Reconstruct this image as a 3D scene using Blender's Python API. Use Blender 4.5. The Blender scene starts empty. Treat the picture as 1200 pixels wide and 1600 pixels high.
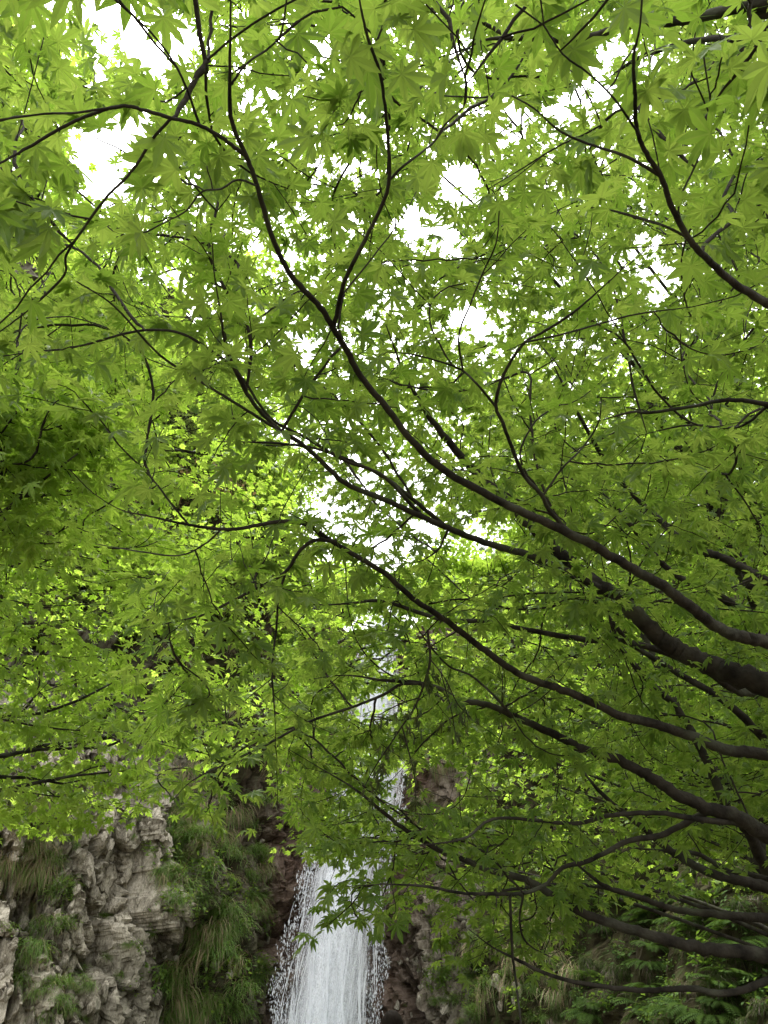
import bpy, math, random
import numpy as np
from mathutils import Vector, Matrix
from mathutils.bvhtree import BVHTree

SC = bpy.context.scene
COL = SC.collection
rng = np.random.default_rng(11)
random.seed(11)

# ------------------------------------------------------------------ camera
CAM = np.array([0.0, 0.0, 1.6])
PITCH = math.radians(33.0)
FPX = 1209.0                       # focal length in photograph pixels (1200 x 1600)
cam = bpy.data.cameras.new('camera')
cam.sensor_fit = 'VERTICAL'
cam.sensor_height = 24.0
cam.lens = 24.0 * FPX / 1600.0
cam.clip_start = 0.05
cam.clip_end = 600.0
camo = bpy.data.objects.new('camera', cam)
camo.location = CAM
camo.rotation_euler = (math.pi / 2 + PITCH, 0, 0)
COL.objects.link(camo)
SC.camera = camo

# ------------------------------------------------------------------ sky, sun, exposure
SUN_EL, SUN_AZ = math.radians(75), math.radians(-14)      # azimuth from +Y, clockwise: high, beyond the waterfall
w = bpy.data.worlds.new('World')
SC.world = w
w.use_nodes = True
wn = w.node_tree.nodes
wl = w.node_tree.links
wn.clear()
wo = wn.new('ShaderNodeOutputWorld')
wb = wn.new('ShaderNodeBackground')
sky = wn.new('ShaderNodeTexSky')
sky.sky_type = 'NISHITA'
sky.sun_disc = False
sky.sun_elevation = SUN_EL
sky.sun_rotation = SUN_AZ
sky.dust_density = 4.0
hs = wn.new('ShaderNodeHueSaturation')
hs.inputs['Saturation'].default_value = 0.07
hs.inputs['Value'].default_value = 1.9             # thin white overcast
wl.new(sky.outputs[0], hs.inputs['Color'])
wl.new(hs.outputs[0], wb.inputs[0])
wb.inputs[1].default_value = 0.15
wl.new(wb.outputs[0], wo.inputs[0])
sun = bpy.data.lights.new('sun', 'SUN')
sun.energy = 1.6
sun.angle = math.radians(12)
sun.color = (1.0, 0.95, 0.87)
suno = bpy.data.objects.new('sun', sun)
sd = Vector((math.sin(SUN_AZ) * math.cos(SUN_EL), math.cos(SUN_AZ) * math.cos(SUN_EL), math.sin(SUN_EL)))
suno.rotation_euler = sd.to_track_quat('Z', 'Y').to_euler()
suno.location = (0, 0, 40)
COL.objects.link(suno)
vs = SC.view_settings
vs.view_transform = 'Standard'
vs.look = 'None'
vs.exposure = 1.64
vs.gamma = 1.0
vs.use_curve_mapping = False
cy = SC.cycles
cy.max_bounces = 10
cy.diffuse_bounces = 4
cy.transmission_bounces = 8
cy.transparent_max_bounces = 12
cy.use_denoising = True
cy.caustics_reflective = False
cy.caustics_refractive = False


# ------------------------------------------------------------------ helpers
def nrm(v):
    return v / np.maximum(np.linalg.norm(v, axis=-1, keepdims=True), 1e-9)


FWD = np.array([0, math.cos(PITCH), math.sin(PITCH)])
UPV = np.array([0, -math.sin(PITCH), math.cos(PITCH)])
RGT = np.array([1.0, 0, 0])


def ray(px, py):
    px, py = np.asarray(px, float), np.asarray(py, float)
    d = FWD + RGT * ((px - 600) / FPX)[..., None] + UPV * ((800 - py) / FPX)[..., None]
    return nrm(d)


def at(px, py, d):
    """the point a given distance away along the line of sight of a pixel of the photograph"""
    return CAM + ray(px, py) * np.asarray(d, float)[..., None]


def project(P):
    q = P - CAM
    z = q @ FWD
    zz = np.where(z > 0.02, z, np.nan)
    return 600 + FPX * (q @ RGT) / zz, 800 - FPX * (q @ UPV) / zz, np.linalg.norm(q, axis=-1)


def mesh_np(name, V, F, smooth=False, attrs=None, mats=None, midx=None):
    """mesh from numpy arrays, F is (n,3) or (n,4)"""
    V = np.ascontiguousarray(V, np.float32)
    F = np.ascontiguousarray(F, np.int32)
    me = bpy.data.meshes.new(name)
    k = F.shape[1]
    me.vertices.add(len(V))
    me.vertices.foreach_set('co', V.ravel())
    me.loops.add(F.size)
    me.loops.foreach_set('vertex_index', F.ravel())
    me.polygons.add(len(F))
    me.polygons.foreach_set('loop_start', np.arange(len(F), dtype=np.int32) * k)
    me.polygons.foreach_set('use_smooth', np.full(len(F), bool(smooth)))
    if midx is not None:
        me.polygons.foreach_set('material_index', np.asarray(midx, np.int32))
    for an, av in (attrs or {}).items():
        a = me.attributes.new(an, 'FLOAT', 'POINT')
        a.data.foreach_set('value', np.ascontiguousarray(av, np.float32))
    for m in (mats or []):
        me.materials.append(m)
    me.update(calc_edges=True)
    me.validate()
    return me


def link(name, data, parent=None, loc=None, kind=None):
    o = bpy.data.objects.new(name, data)
    COL.objects.link(o)
    if parent is not None:
        o.parent = parent
    if loc is not None:
        o.location = loc
    if kind:
        o['kind'] = kind
    return o


def thing(o, label, cat, group=None):
    o['label'] = label
    o['category'] = cat
    if group:
        o['group'] = group
    return o


def empty(name, loc):
    o = bpy.data.objects.new(name, None)
    o.location = loc
    COL.objects.link(o)
    return o


def catmull(P, n):
    """P (k,m) control points -> smooth polyline, n samples per span"""
    P = np.asarray(P, float)
    if len(P) < 3:
        t = np.linspace(0, 1, n * (len(P) - 1) + 1)[:, None]
        return P[:1] * (1 - t) + P[-1:] * t
    Q = np.vstack([2 * P[0] - P[1], P, 2 * P[-1] - P[-2]])
    out = []
    t = (np.arange(n) / n)[:, None]
    for i in range(len(P) - 1):
        a, b, c, d = Q[i], Q[i + 1], Q[i + 2], Q[i + 3]
        out.append(0.5 * (2 * b + (c - a) * t + (2 * a - 5 * b + 4 * c - d) * t ** 2 + (3 * b - a - 3 * c + d) * t ** 3))
    out.append(P[-1:])
    return np.vstack(out)


class Tubes:
    def __init__(self):
        self.V, self.F, self.n = [], [], 0

    def add(self, P, R, k=5, bump=0.0):
        P = np.asarray(P, float)
        m = len(P)
        if m < 2:
            return
        R = np.broadcast_to(np.asarray(R, float), (m,)).copy()
        T = np.gradient(P, axis=0)
        T = nrm(T)
        ref = np.array([0, 0, 1.0]) if abs(T[:, 2]).mean() < 0.85 else np.array([1.0, 0, 0])
        U = nrm(np.cross(T, ref))
        W = np.cross(T, U)
        a = np.arange(k) * 2 * math.pi / k
        rr = R[:, None] * np.ones(k)
        if bump > 0:
            rr = rr * (1 + bump * rng.normal(size=(m, k)))
        ring = P[:, None] + rr[..., None] * (np.cos(a)[None, :, None] * U[:, None] + np.sin(a)[None, :, None] * W[:, None])
        V = ring.reshape(-1, 3)
        i = np.arange(m - 1)[:, None] * k
        j = np.arange(k)[None]
        j2 = (j + 1) % k
        F = np.stack([i + j, i + j2, i + k + j2, i + k + j], -1).reshape(-1, 4) + self.n
        self.V.append(V)
        self.F.append(F)
        self.n += len(V)
        tip = np.vstack([P[-1] + T[-1] * R[-1]])          # closed tip
        self.V.append(tip)
        base = self.n - k
        jj = np.arange(k)
        self.F.append(np.stack([base + jj, base + (jj + 1) % k, np.full(k, self.n), np.full(k, self.n)], -1))
        self.n += 1

    def mesh(self, name, mat):
        V = np.vstack(self.V)
        F = np.vstack(self.F)
        q = F[F[:, 2] != F[:, 3]]
        t = F[F[:, 2] == F[:, 3]][:, :3]
        T = np.vstack([q[:, [0, 1, 2]], q[:, [0, 2, 3]], t])
        return mesh_np(name, V, T, smooth=True, mats=[mat])


# lattice noise ------------------------------------------------------
def _hash(ix, iy, s):
    h = (ix.astype(np.int64) * 374761393 + iy.astype(np.int64) * 668265263 + s * 1442695041) & 0xFFFFFFFF
    h = ((h ^ (h >> 13)) * 1274126177) & 0xFFFFFFFF
    h = h ^ (h >> 16)
    return (h & 0xFFFFFF) / float(0xFFFFFF)


def vnoise(x, y, s=0):
    ix, iy = np.floor(x), np.floor(y)
    fx, fy = x - ix, y - iy
    fx = fx * fx * fx * (fx * (fx * 6 - 15) + 10)
    fy = fy * fy * fy * (fy * (fy * 6 - 15) + 10)
    a, b = _hash(ix, iy, s), _hash(ix + 1, iy, s)
    c, d = _hash(ix, iy + 1, s), _hash(ix + 1, iy + 1, s)
    return (a * (1 - fx) + b * fx) * (1 - fy) + (c * (1 - fx) + d * fx) * fy * 1.0


def fbm(x, y, o=4, s=0):
    t, a, n = 0.0, 0.5, 0.0
    for i in range(o):
        t = t + a * vnoise(x * 2 ** i + 17.3 * i, y * 2 ** i + 9.1 * i, s + i)
        n += a
        a *= 0.5
    return t / n


def facets(x, y, s=0, slope=0.8):
    """broken rock: each jittered cell is its own tilted face; returns offset and distance-to-edge"""
    ix, iy = np.floor(x), np.floor(y)
    b1 = np.full(x.shape, 9.0)
    b2 = np.full(x.shape, 9.0)
    val = np.zeros(x.shape)
    for dx in (-1, 0, 1):
        for dy in (-1, 0, 1):
            cx, cy_ = ix + dx, iy + dy
            qx = cx + _hash(cx, cy_, s)
            qy = cy_ + _hash(cx, cy_, s + 1)
            d = np.hypot(x - qx, y - qy)
            v = _hash(cx, cy_, s + 2) - 0.5 + slope * ((_hash(cx, cy_, s + 3) - .5) * (x - qx) + (_hash(cx, cy_, s + 4) - .62) * (y - qy))
            closer = d < b1
            b2 = np.where(closer, b1, np.minimum(b2, d))
            val = np.where(closer, v, val)
            b1 = np.where(closer, d, b1)
    return val, b2 - b1


# ------------------------------------------------------------------ materials
def new_mat(name):
    m = bpy.data.materials.new(name)
    m.use_nodes = True
    nt = m.node_tree
    nt.nodes.clear()
    out = nt.nodes.new('ShaderNodeOutputMaterial')
    return m, nt, out


def N(nt, t, **kw):
    n = nt.nodes.new(t)
    for k, v in kw.items():
        if k in n.inputs:
            n.inputs[k].default_value = v
        else:
            setattr(n, k, v)
    return n


def ramp(nt, stops):
    r = nt.nodes.new('ShaderNodeValToRGB')
    e = r.color_ramp.elements
    while len(e) < len(stops):
        e.new(0.5)
    for i, (p, c) in enumerate(stops):
        e[i].position = p
        e[i].color = (*c, 1) if len(c) == 3 else c
    return r


def leaf_material(name, refl_a, refl_b, tr_a, tr_b, mix=0.52, rough=0.5, spec=0.22):
    """leaf blade: reflecting top, light passing through from behind, paler veins along the midribs"""
    m, nt, out = new_mat(name)
    L = nt.links.new
    tone = N(nt, 'ShaderNodeAttribute', attribute_name='tone')
    vein = N(nt, 'ShaderNodeAttribute', attribute_name='vein')
    vr = ramp(nt, [(0.06, (1, 1, 1)), (0.22, (0, 0, 0))])
    L(vein.outputs['Fac'], vr.inputs[0])
    tc = N(nt, 'ShaderNodeNewGeometry')
    no = N(nt, 'ShaderNodeTexNoise', Scale=38.0, Detail=3.0)
    L(tc.outputs['Position'], no.inputs['Vector'])
    md = N(nt, 'ShaderNodeMath', operation='MULTIPLY_ADD')
    L(no.outputs['Fac'], md.inputs[0])
    md.inputs[1].default_value = 0.5
    L(tone.outputs['Fac'], md.inputs[2])
    sb = N(nt, 'ShaderNodeMath', operation='SUBTRACT', use_clamp=True)
    L(md.outputs[0], sb.inputs[0])
    sb.inputs[1].default_value = 0.25

    def col(a, b, v):
        x = nt.nodes.new('ShaderNodeMixRGB')
        x.inputs[1].default_value = (*a, 1)
        x.inputs[2].default_value = (*b, 1)
        L(sb.outputs[0], x.inputs[0])
        y = nt.nodes.new('ShaderNodeMixRGB')
        y.inputs[2].default_value = (*v, 1)
        f = N(nt, 'ShaderNodeMath', operation='MULTIPLY')
        L(vr.outputs[0], f.inputs[0])
        f.inputs[1].default_value = 0.62
        L(f.outputs[0], y.inputs[0])
        L(x.outputs[0], y.inputs[1])
        return y.outputs[0]
    p = N(nt, 'ShaderNodeBsdfPrincipled', Roughness=rough)
    p.inputs['Specular IOR Level'].default_value = spec
    L(col(refl_a, refl_b, tuple(min(1, c * 1.5 + .02) for c in refl_b)), p.inputs['Base Color'])
    t = nt.nodes.new('ShaderNodeBsdfTranslucent')
    L(col(tr_a, tr_b, tuple(c * 0.62 for c in tr_b)), t.inputs['Color'])
    mx = nt.nodes.new('ShaderNodeMixShader')
    mx.inputs[0].default_value = mix
    L(p.outputs[0], mx.inputs[1])
    L(t.outputs[0], mx.inputs[2])
    L(mx.outputs[0], out.inputs['Surface'])
    return m


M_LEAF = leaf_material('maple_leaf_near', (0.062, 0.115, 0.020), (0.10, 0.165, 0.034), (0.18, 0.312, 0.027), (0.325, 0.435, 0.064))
M_LEAF_L = leaf_material('maple_leaf_sunlit', (0.10, 0.165, 0.028), (0.15, 0.22, 0.05), (0.31, 0.51, 0.035), (0.46, 0.62, 0.085))  # near leaf colours raised to stand in for sunlight on farther maples
M_LEAF_D = leaf_material('withered_leaf', (0.03, 0.045, 0.014), (0.055, 0.06, 0.02), (0.07, 0.11, 0.015), (0.12, 0.13, 0.02), 0.3)
M_SHRUB = leaf_material('shrub_leaf', (0.08, 0.12, 0.035), (0.15, 0.17, 0.06), (0.14, 0.22, 0.03), (0.24, 0.3, 0.06), 0.4)
M_SHRUB_R = leaf_material('rust_shrub_leaf', (0.13, 0.085, 0.045), (0.17, 0.14, 0.06), (0.24, 0.15, 0.06), (0.3, 0.24, 0.09), 0.4)
M_CONIFER = leaf_material('conifer_needles', (0.028, 0.045, 0.022), (0.05, 0.062, 0.035), (0.05, 0.08, 0.02), (0.07, 0.09, 0.03), 0.2)
M_GRASS = leaf_material('grass_green', (0.075, 0.15, 0.028), (0.13, 0.20, 0.045), (0.20, 0.38, 0.035), (0.30, 0.44, 0.07), 0.4)
M_STRAW = leaf_material('grass_straw', (0.17, 0.13, 0.07), (0.30, 0.24, 0.135), (0.3, 0.22, 0.1), (0.4, 0.3, 0.15), 0.3)
M_FERN = leaf_material('fern_shaded', (0.022, 0.048, 0.011), (0.042, 0.07, 0.016), (0.07, 0.14, 0.015), (0.11, 0.18, 0.025), 0.35, .8, .05)  # fern green darkened to stand in for shade on the bank
M_GRASS_D = leaf_material('grass_green_shaded', (0.03, 0.055, 0.014), (0.055, 0.08, 0.02), (0.08, 0.14, 0.016), (0.12, 0.17, 0.03), 0.35, .8, .06)  # green grass darkened; the bank's shade is put into the colour
M_STRAW_D = leaf_material('grass_straw_shaded', (0.055, 0.045, 0.025), (0.10, 0.08, 0.045), (0.14, 0.1, 0.05), (0.2, 0.15, 0.08), 0.3)  # straw colour lowered in place of canopy shade on the bank


def bark_material(name, dark, light, moss):
    m, nt, out = new_mat(name)
    L = nt.links.new
    g = N(nt, 'ShaderNodeTexCoord')
    n1 = N(nt, 'ShaderNodeTexNoise', Scale=14.0, Detail=6.0)
    n2 = N(nt, 'ShaderNodeTexNoise', Scale=70.0, Detail=4.0)
    n3 = N(nt, 'ShaderNodeTexNoise', Scale=5.0, Detail=4.0)
    for n in (n1, n2, n3):
        L(g.outputs['Object'], n.inputs['Vector'])
    r = ramp(nt, [(0.3, dark), (0.72, light)])
    L(n1.outputs['Fac'], r.inputs[0])
    r3 = ramp(nt, [(0.52, (0, 0, 0)), (0.68, (0.75, 0.75, 0.75))])
    L(n3.outputs['Fac'], r3.inputs[0])
    mx = nt.nodes.new('ShaderNodeMixRGB')
    L(r3.outputs[0], mx.inputs[0])
    L(r.outputs[0], mx.inputs[1])
    mx.inputs[2].default_value = (*moss, 1)
    p = N(nt, 'ShaderNodeBsdfPrincipled', Roughness=0.85)
    p.inputs['Specular IOR Level'].default_value = 0.10
    L(mx.outputs[0], p.inputs['Base Color'])
    b = N(nt, 'ShaderNodeBump', Strength=0.9, Distance=0.007)
    L(n2.outputs['Fac'], b.inputs['Height'])
    L(b.outputs[0], p.inputs['Normal'])
    L(p.outputs[0], out.inputs['Surface'])
    return m


M_BARK = bark_material('maple_bark', (0.008, 0.007, 0.0055), (0.045, 0.040, 0.030), (0.066, 0.070, 0.048))
M_TWIG = bark_material('twig_bark', (0.014, 0.011, 0.009), (0.032, 0.026, 0.018), (0.028, 0.026, 0.016))


def rock_material():
    m, nt, out = new_mat('cliff_rock')
    L = nt.links.new
    g = N(nt, 'ShaderNodeTexCoord')
    pos = g.outputs['Object']
    mp = N(nt, 'ShaderNodeMapping')
    mp.inputs['Scale'].default_value = (1, 1, 0.55)
    L(pos, mp.inputs['Vector'])
    n1 = N(nt, 'ShaderNodeTexNoise', Scale=0.9, Detail=8.0, Roughness=0.65)
    n2 = N(nt, 'ShaderNodeTexNoise', Scale=4.5, Detail=8.0, Roughness=0.7)
    n3 = N(nt, 'ShaderNodeTexNoise', Scale=26.0, Detail=7.0, Roughness=0.75)
    for n in (n1, n2, n3):
        L(mp.outputs[0], n.inputs['Vector'])
    base = ramp(nt, [(0.395, (0.045, 0.038, 0.028)), (0.455, (0.19, 0.17, 0.13)), (0.525, (0.36, 0.335, 0.27)), (0.62, (0.56, 0.52, 0.43))])
    mixf = N(nt, 'ShaderNodeMath', operation='MULTIPLY_ADD')
    L(n2.outputs['Fac'], mixf.inputs[0])
    mixf.inputs[1].default_value = 0.75
    hf = N(nt, 'ShaderNodeMath', operation='MULTIPLY_ADD')
    L(n1.outputs['Fac'], hf.inputs[0])
    hf.inputs[1].default_value = 0.62
    hf.inputs[2].default_value = -0.155
    L(hf.outputs[0], mixf.inputs[2])
    L(mixf.outputs[0], base.inputs[0])
    fine = ramp(nt, [(0.36, (0.35, 0.33, 0.30)), (0.5, (0.9, 0.88, 0.85)), (0.65, (1.2, 1.18, 1.14))])
    L(n3.outputs['Fac'], fine.inputs[0])
    mul = nt.nodes.new('ShaderNodeMixRGB')
    mul.blend_type = 'MULTIPLY'
    mul.inputs[0].default_value = 1.0
    L(base.outputs[0], mul.inputs[1])
    L(fine.outputs[0], mul.inputs[2])
    # soil and old plant litter; on the right bank also painted shade
    soil_shade = N(nt, 'ShaderNodeAttribute', attribute_name='soil_shade')
    sr = ramp(nt, [(0.35, (0.018, 0.014, 0.009)), (0.52, (0.038, 0.034, 0.016)), (0.66, (0.032, 0.05, 0.014))])
    L(n2.outputs['Fac'], sr.inputs[0])
    sf = N(nt, 'ShaderNodeMath', operation='MULTIPLY_ADD', use_clamp=True)
    L(n3.outputs['Fac'], sf.inputs[0])
    sf.inputs[1].default_value = 0.6
    sadd = N(nt, 'ShaderNodeMath', operation='SUBTRACT')
    L(soil_shade.outputs['Fac'], sadd.inputs[0])
    sadd.inputs[1].default_value = 0.3
    L(sadd.outputs[0], sf.inputs[2])
    m1 = nt.nodes.new('ShaderNodeMixRGB')
    L(sf.outputs[0], m1.inputs[0])
    L(mul.outputs[0], m1.inputs[1])
    L(sr.outputs[0], m1.inputs[2])
    # wet rock beside the fall
    wet = N(nt, 'ShaderNodeAttribute', attribute_name='wet')
    wr = ramp(nt, [(0.36, (0.05, 0.028, 0.018)), (0.55, (0.115, 0.07, 0.047)), (0.72, (0.22, 0.165, 0.14))])
    L(n2.outputs['Fac'], wr.inputs[0])
    m2 = nt.nodes.new('ShaderNodeMixRGB')
    L(wet.outputs['Fac'], m2.inputs[0])
    L(m1.outputs[0], m2.inputs[1])
    L(wr.outputs[0], m2.inputs[2])
    p = N(nt, 'ShaderNodeBsdfPrincipled')
    L(m2.outputs[0], p.inputs['Base Color'])
    sp = N(nt, 'ShaderNodeMath', operation='MULTIPLY_ADD')
    L(wet.outputs['Fac'], sp.inputs[0])
    sp.inputs[1].default_value = 0.30
    sp.inputs[2].default_value = 0.06
    L(sp.outputs[0], p.inputs['Specular IOR Level'])
    rr = N(nt, 'ShaderNodeMapRange')
    L(wet.outputs['Fac'], rr.inputs['Value'])
    rr.inputs['To Min'].default_value = 0.9
    rr.inputs['To Max'].default_value = 0.38
    L(rr.outputs[0], p.inputs['Roughness'])
    b = N(nt, 'ShaderNodeBump', Strength=0.8, Distance=0.035)
    L(n3.outputs['Fac'], b.inputs['Height'])
    L(b.outputs[0], p.inputs['Normal'])
    L(p.outputs[0], out.inputs['Surface'])
    return m


M_ROCK = rock_material()


def simple_mat(name, c, rough=0.7, spec=0.4, noise=None):
    m, nt, out = new_mat(name)
    p = N(nt, 'ShaderNodeBsdfPrincipled', Roughness=rough)
    p.inputs['Specular IOR Level'].default_value = spec
    if noise:
        n = N(nt, 'ShaderNodeTexNoise', Scale=noise[0], Detail=6.0)
        g = N(nt, 'ShaderNodeTexCoord')
        nt.links.new(g.outputs['Object'], n.inputs['Vector'])
        r = ramp(nt, [(0.3, c), (0.7, noise[1])])
        nt.links.new(n.outputs['Fac'], r.inputs[0])
        nt.links.new(r.outputs[0], p.inputs['Base Color'])
    else:
        p.inputs['Base Color'].default_value = (*c, 1)
    nt.links.new(p.outputs[0], out.inputs['Surface'])
    return m


def water_mat(name, streak):
    m, nt, out = new_mat(name)
    L = nt.links.new
    d = nt.nodes.new('ShaderNodeBsdfDiffuse')
    d.inputs[0].default_value = (0.86, 0.88, 0.90, 1)
    t = nt.nodes.new('ShaderNodeBsdfTranslucent')
    t.inputs[0].default_value = (0.86, 0.88, 0.90, 1)
    mx = nt.nodes.new('ShaderNodeMixShader')
    mx.inputs[0].default_value = 0.4
    L(d.outputs[0], mx.inputs[1])
    L(t.outputs[0], mx.inputs[2])
    tr = nt.nodes.new('ShaderNodeBsdfTransparent')
    m2 = nt.nodes.new('ShaderNodeMixShader')
    L(tr.outputs[0], m2.inputs[1])
    L(mx.outputs[0], m2.inputs[2])
    if streak:
        g = N(nt, 'ShaderNodeTexCoord')
        fade = N(nt, 'ShaderNodeAttribute', attribute_name='body')
        acc = None
        for sc, wgt in (((7, 7, 0.7), 0.55), ((20, 20, 3.2), 0.4), ((50, 50, 24.0), 0.6)):
            mp = N(nt, 'ShaderNodeMapping')
            mp.inputs['Scale'].default_value = sc
            L(g.outputs['Object'], mp.inputs['Vector'])
            n = N(nt, 'ShaderNodeTexNoise', Scale=1.0, Detail=4.0, Roughness=0.6)
            L(mp.outputs[0], n.inputs['Vector'])
            k = N(nt, 'ShaderNodeMath', operation='MULTIPLY_ADD')
            L(n.outputs['Fac'], k.inputs[0])
            k.inputs[1].default_value = wgt
            if acc is None:
                k.inputs[2].default_value = 0.0
            else:
                L(acc, k.inputs[2])
            acc = k.outputs[0]
        s = N(nt, 'ShaderNodeMath', operation='MULTIPLY_ADD')
        L(fade.outputs['Fac'], s.inputs[0])
        s.inputs[1].default_value = 0.42
        L(acc, s.inputs[2])
        r = ramp(nt, [(0.0, (0, 0, 0)), (1.0, (1, 1, 1))])
        mr = N(nt, 'ShaderNodeMapRange')
        L(s.outputs[0], mr.inputs['Value'])
        mr.inputs['From Min'].default_value = 0.80
        mr.inputs['From Max'].default_value = 1.20
        L(mr.outputs[0], r.inputs[0])
        L(r.outputs[0], m2.inputs[0])
    else:
        m2.inputs[0].default_value = 0.55
    L(m2.outputs[0], out.inputs['Surface'])
    return m


M_FALL = water_mat('falling_water', True)
M_DROP = water_mat('water_drops', False)

# ------------------------------------------------------------------ cliff and bank
FOOT = np.array([(-34, 0), (-24, 8), (-14, 14.5), (-9, 17.5), (-6.5, 19.2), (-4.6, 22), (-3.6, 24.8), (-1.6, 26.6), (0.6, 25.8),
                 (2.4, 23.4), (4.0, 19.5), (5.0, 15.5), (5.6, 11.5), (7.2, 7), (10.5, 2), (16, -4)], float)
foot = catmull(FOOT, 60)
seg = np.r_[0, np.cumsum(np.linalg.norm(np.diff(foot, axis=0), axis=1))]
ULEN = seg[-1]


def footprint(u):
    x = np.interp(u, seg, foot[:, 0])
    y = np.interp(u, seg, foot[:, 1])
    e = 0.4
    tx = np.interp(u + e, seg, foot[:, 0]) - np.interp(u - e, seg, foot[:, 0])
    ty = np.interp(u + e, seg, foot[:, 1]) - np.interp(u - e, seg, foot[:, 1])
    l = np.hypot(tx, ty) + 1e-9
    return x, y, -ty / l, tx / l          # normal pointing away from the viewer (into the hill)


ufall = seg[np.argmin(np.hypot(foot[:, 0] + 1.3, foot[:, 1] - 26.3))]
ul = seg[np.argmin(np.hypot(foot[:, 0] + 9, foot[:, 1] - 17.5))]
ur = seg[np.argmin(np.hypot(foot[:, 0] - 5.6, foot[:, 1] - 11.5))]
du = 0.06
us = np.r_[np.linspace(0, ul - 2, 60)[:-1], np.arange(ul - 2, ur + 1.5, du), np.linspace(ur + 1.5, ULEN, 50)[1:]]
Htop = np.interp(us, [0, ul, ufall - 6, ufall - 2.2, ufall, ufall + 3, ur - 6, ur, ULEN], [33, 33, 30, 20, 14.2, 14.2, 14, 13, 18])
zs = np.r_[np.arange(-0.4, 9.0, 0.06)]
zn = np.r_[zs, 9.0 + (np.linspace(0, 1, 110)[1:] ** 1.25) * 100]      # stretched below per column
nb = len(zs)
UU, ZZ = np.meshgrid(us, zn, indexing='ij')
frac = np.clip((ZZ - 9.0) / 100, 0, 1)
ZZ = np.where(np.arange(len(zn))[None] >= nb, 9.0 + frac * (Htop[:, None] - 9.0), ZZ)
fx, fy, nx, ny = footprint(us)
LEAN = np.interp(us, [0, ufall - 8, ufall - 2, ufall + 2, ur - 5, ur, ULEN], [0.30, 0.26, 0.06, 0.10, 0.42, 0.62, 0.7])
wx = UU + 1.1 * (fbm(UU * .5, ZZ * .5, 3, 5) - .5) + .3 * (fbm(UU * 2.1, ZZ * 2.1, 3, 6) - .5)
wz = ZZ + 1.1 * (fbm(UU * .5, ZZ * .5, 3, 7) - .5) + .3 * (fbm(UU * 2.1, ZZ * 2.1, 3, 8) - .5)
f1, e1 = facets(wx / 1.25 + wz * .12, wz / 2.9, 20, 0.9)
f2, e2 = facets(wx / .46 + wz * .35, wz / .95 - wx * .25, 40, 1.3)
f3, e3 = facets(wx / .20 + wz * .9, wz / .36, 60, 1.5)
big = fbm(UU * .16, ZZ * .16, 3, 1) - .5
soft = np.interp(us, [0, ufall - 9, ufall - 6, ufall + 1.5, ufall + 5, ULEN], [1, 1, 1, .8, .75, .5])[:, None]
disp = 2.2 * big + soft * (1.05 * f1 + 0.46 * f2 + 0.2 * f3) + .05 * (fbm(UU * 8, ZZ * 8, 2, 3) - .5)
disp += 0.55 * soft * np.exp(-(e1 / .08) ** 2) * (vnoise(UU, ZZ, 77) > .35)       # open joints between the blocks
disp += 0.24 * soft * np.exp(-(e2 / .08) ** 2)
back = LEAN[:, None] * np.maximum(ZZ, 0) + disp
PX = fx[:, None] + nx[:, None] * back
PY = fy[:, None] + ny[:, None] * back
PZ = ZZ + 0.18 * (f2 * soft)
# the plateau behind the rim
kp = 14
add = np.linspace(0, 1, kp + 1)[1:] ** 1.4 * 55
PX = np.hstack([PX, PX[:, -1:] + nx[:, None] * add[None]])
PY = np.hstack([PY, PY[:, -1:] + ny[:, None] * add[None]])
PZ = np.hstack([PZ, PZ[:, -1:] + .12 * add[None] + 1.5 * (vnoise(PX[:, -kp:] * .15, PY[:, -kp:] * .15, 4) - .5)])
nu, nz = PX.shape
CV = np.stack([PX, PY, PZ], -1).reshape(-1, 3)
ii = np.arange(nu - 1)[:, None] * nz
jj = np.arange(nz - 1)[None]
CF = np.stack([ii + jj, ii + nz + jj, ii + nz + jj + 1, ii + jj + 1], -1).reshape(-1, 4)
U2 = np.repeat(us[:, None], nz, 1)
Z2 = np.hstack([ZZ, np.repeat(ZZ[:, -1:], kp, 1)])
wetc = np.interp(Z2, [0, 5, 8, 12, 16], [ufall - .3, ufall, ufall + .6, ufall + .4, ufall + .9])
wet = np.clip(1.45 - np.abs(U2 - wetc) / 2.6 + 1.0 * (fbm(U2 * .9, Z2 * .5, 4, 9) - .5), 0, 1)
wet[:, -kp:] *= .2
tuftzone = np.exp(-((U2 - (ufall - 4.4)) / 1.7) ** 2)                             # grassy strip left of the fall
soil_shade = .30 + .75 * tuftzone + 1.1 * (fbm(U2 * .45, Z2 * .45, 4, 12) - .5)
soil_shade += np.clip((Z2 - 7.5) / 5, 0, .6) + np.clip((U2 - ufall - 2.9) / 2.5, 0, 1.3)  # second term darkens the right bank, in place of canopy shade
soil_shade[:, -kp:] = .9
soil_shade = np.clip(soil_shade, 0, 1.5)
cliff_me = mesh_np('cliff', CV, CF, attrs={'wet': wet.ravel(), 'soil_shade': soil_shade.ravel()}, mats=[M_ROCK])
cliff = link('cliff', cliff_me, kind='structure')
BVH = BVHTree.FromPolygons(CV.tolist(), CF.tolist())


def on_cliff(px, py):
    d = ray(px, py)
    h = BVH.ray_cast(Vector(CAM), Vector(d), 200)
    if h[0] is None:
        return None
    p = np.array(h[0])
    n = np.array(h[1])
    if n @ d > 0:
        n = -n
    return p, n


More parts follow.
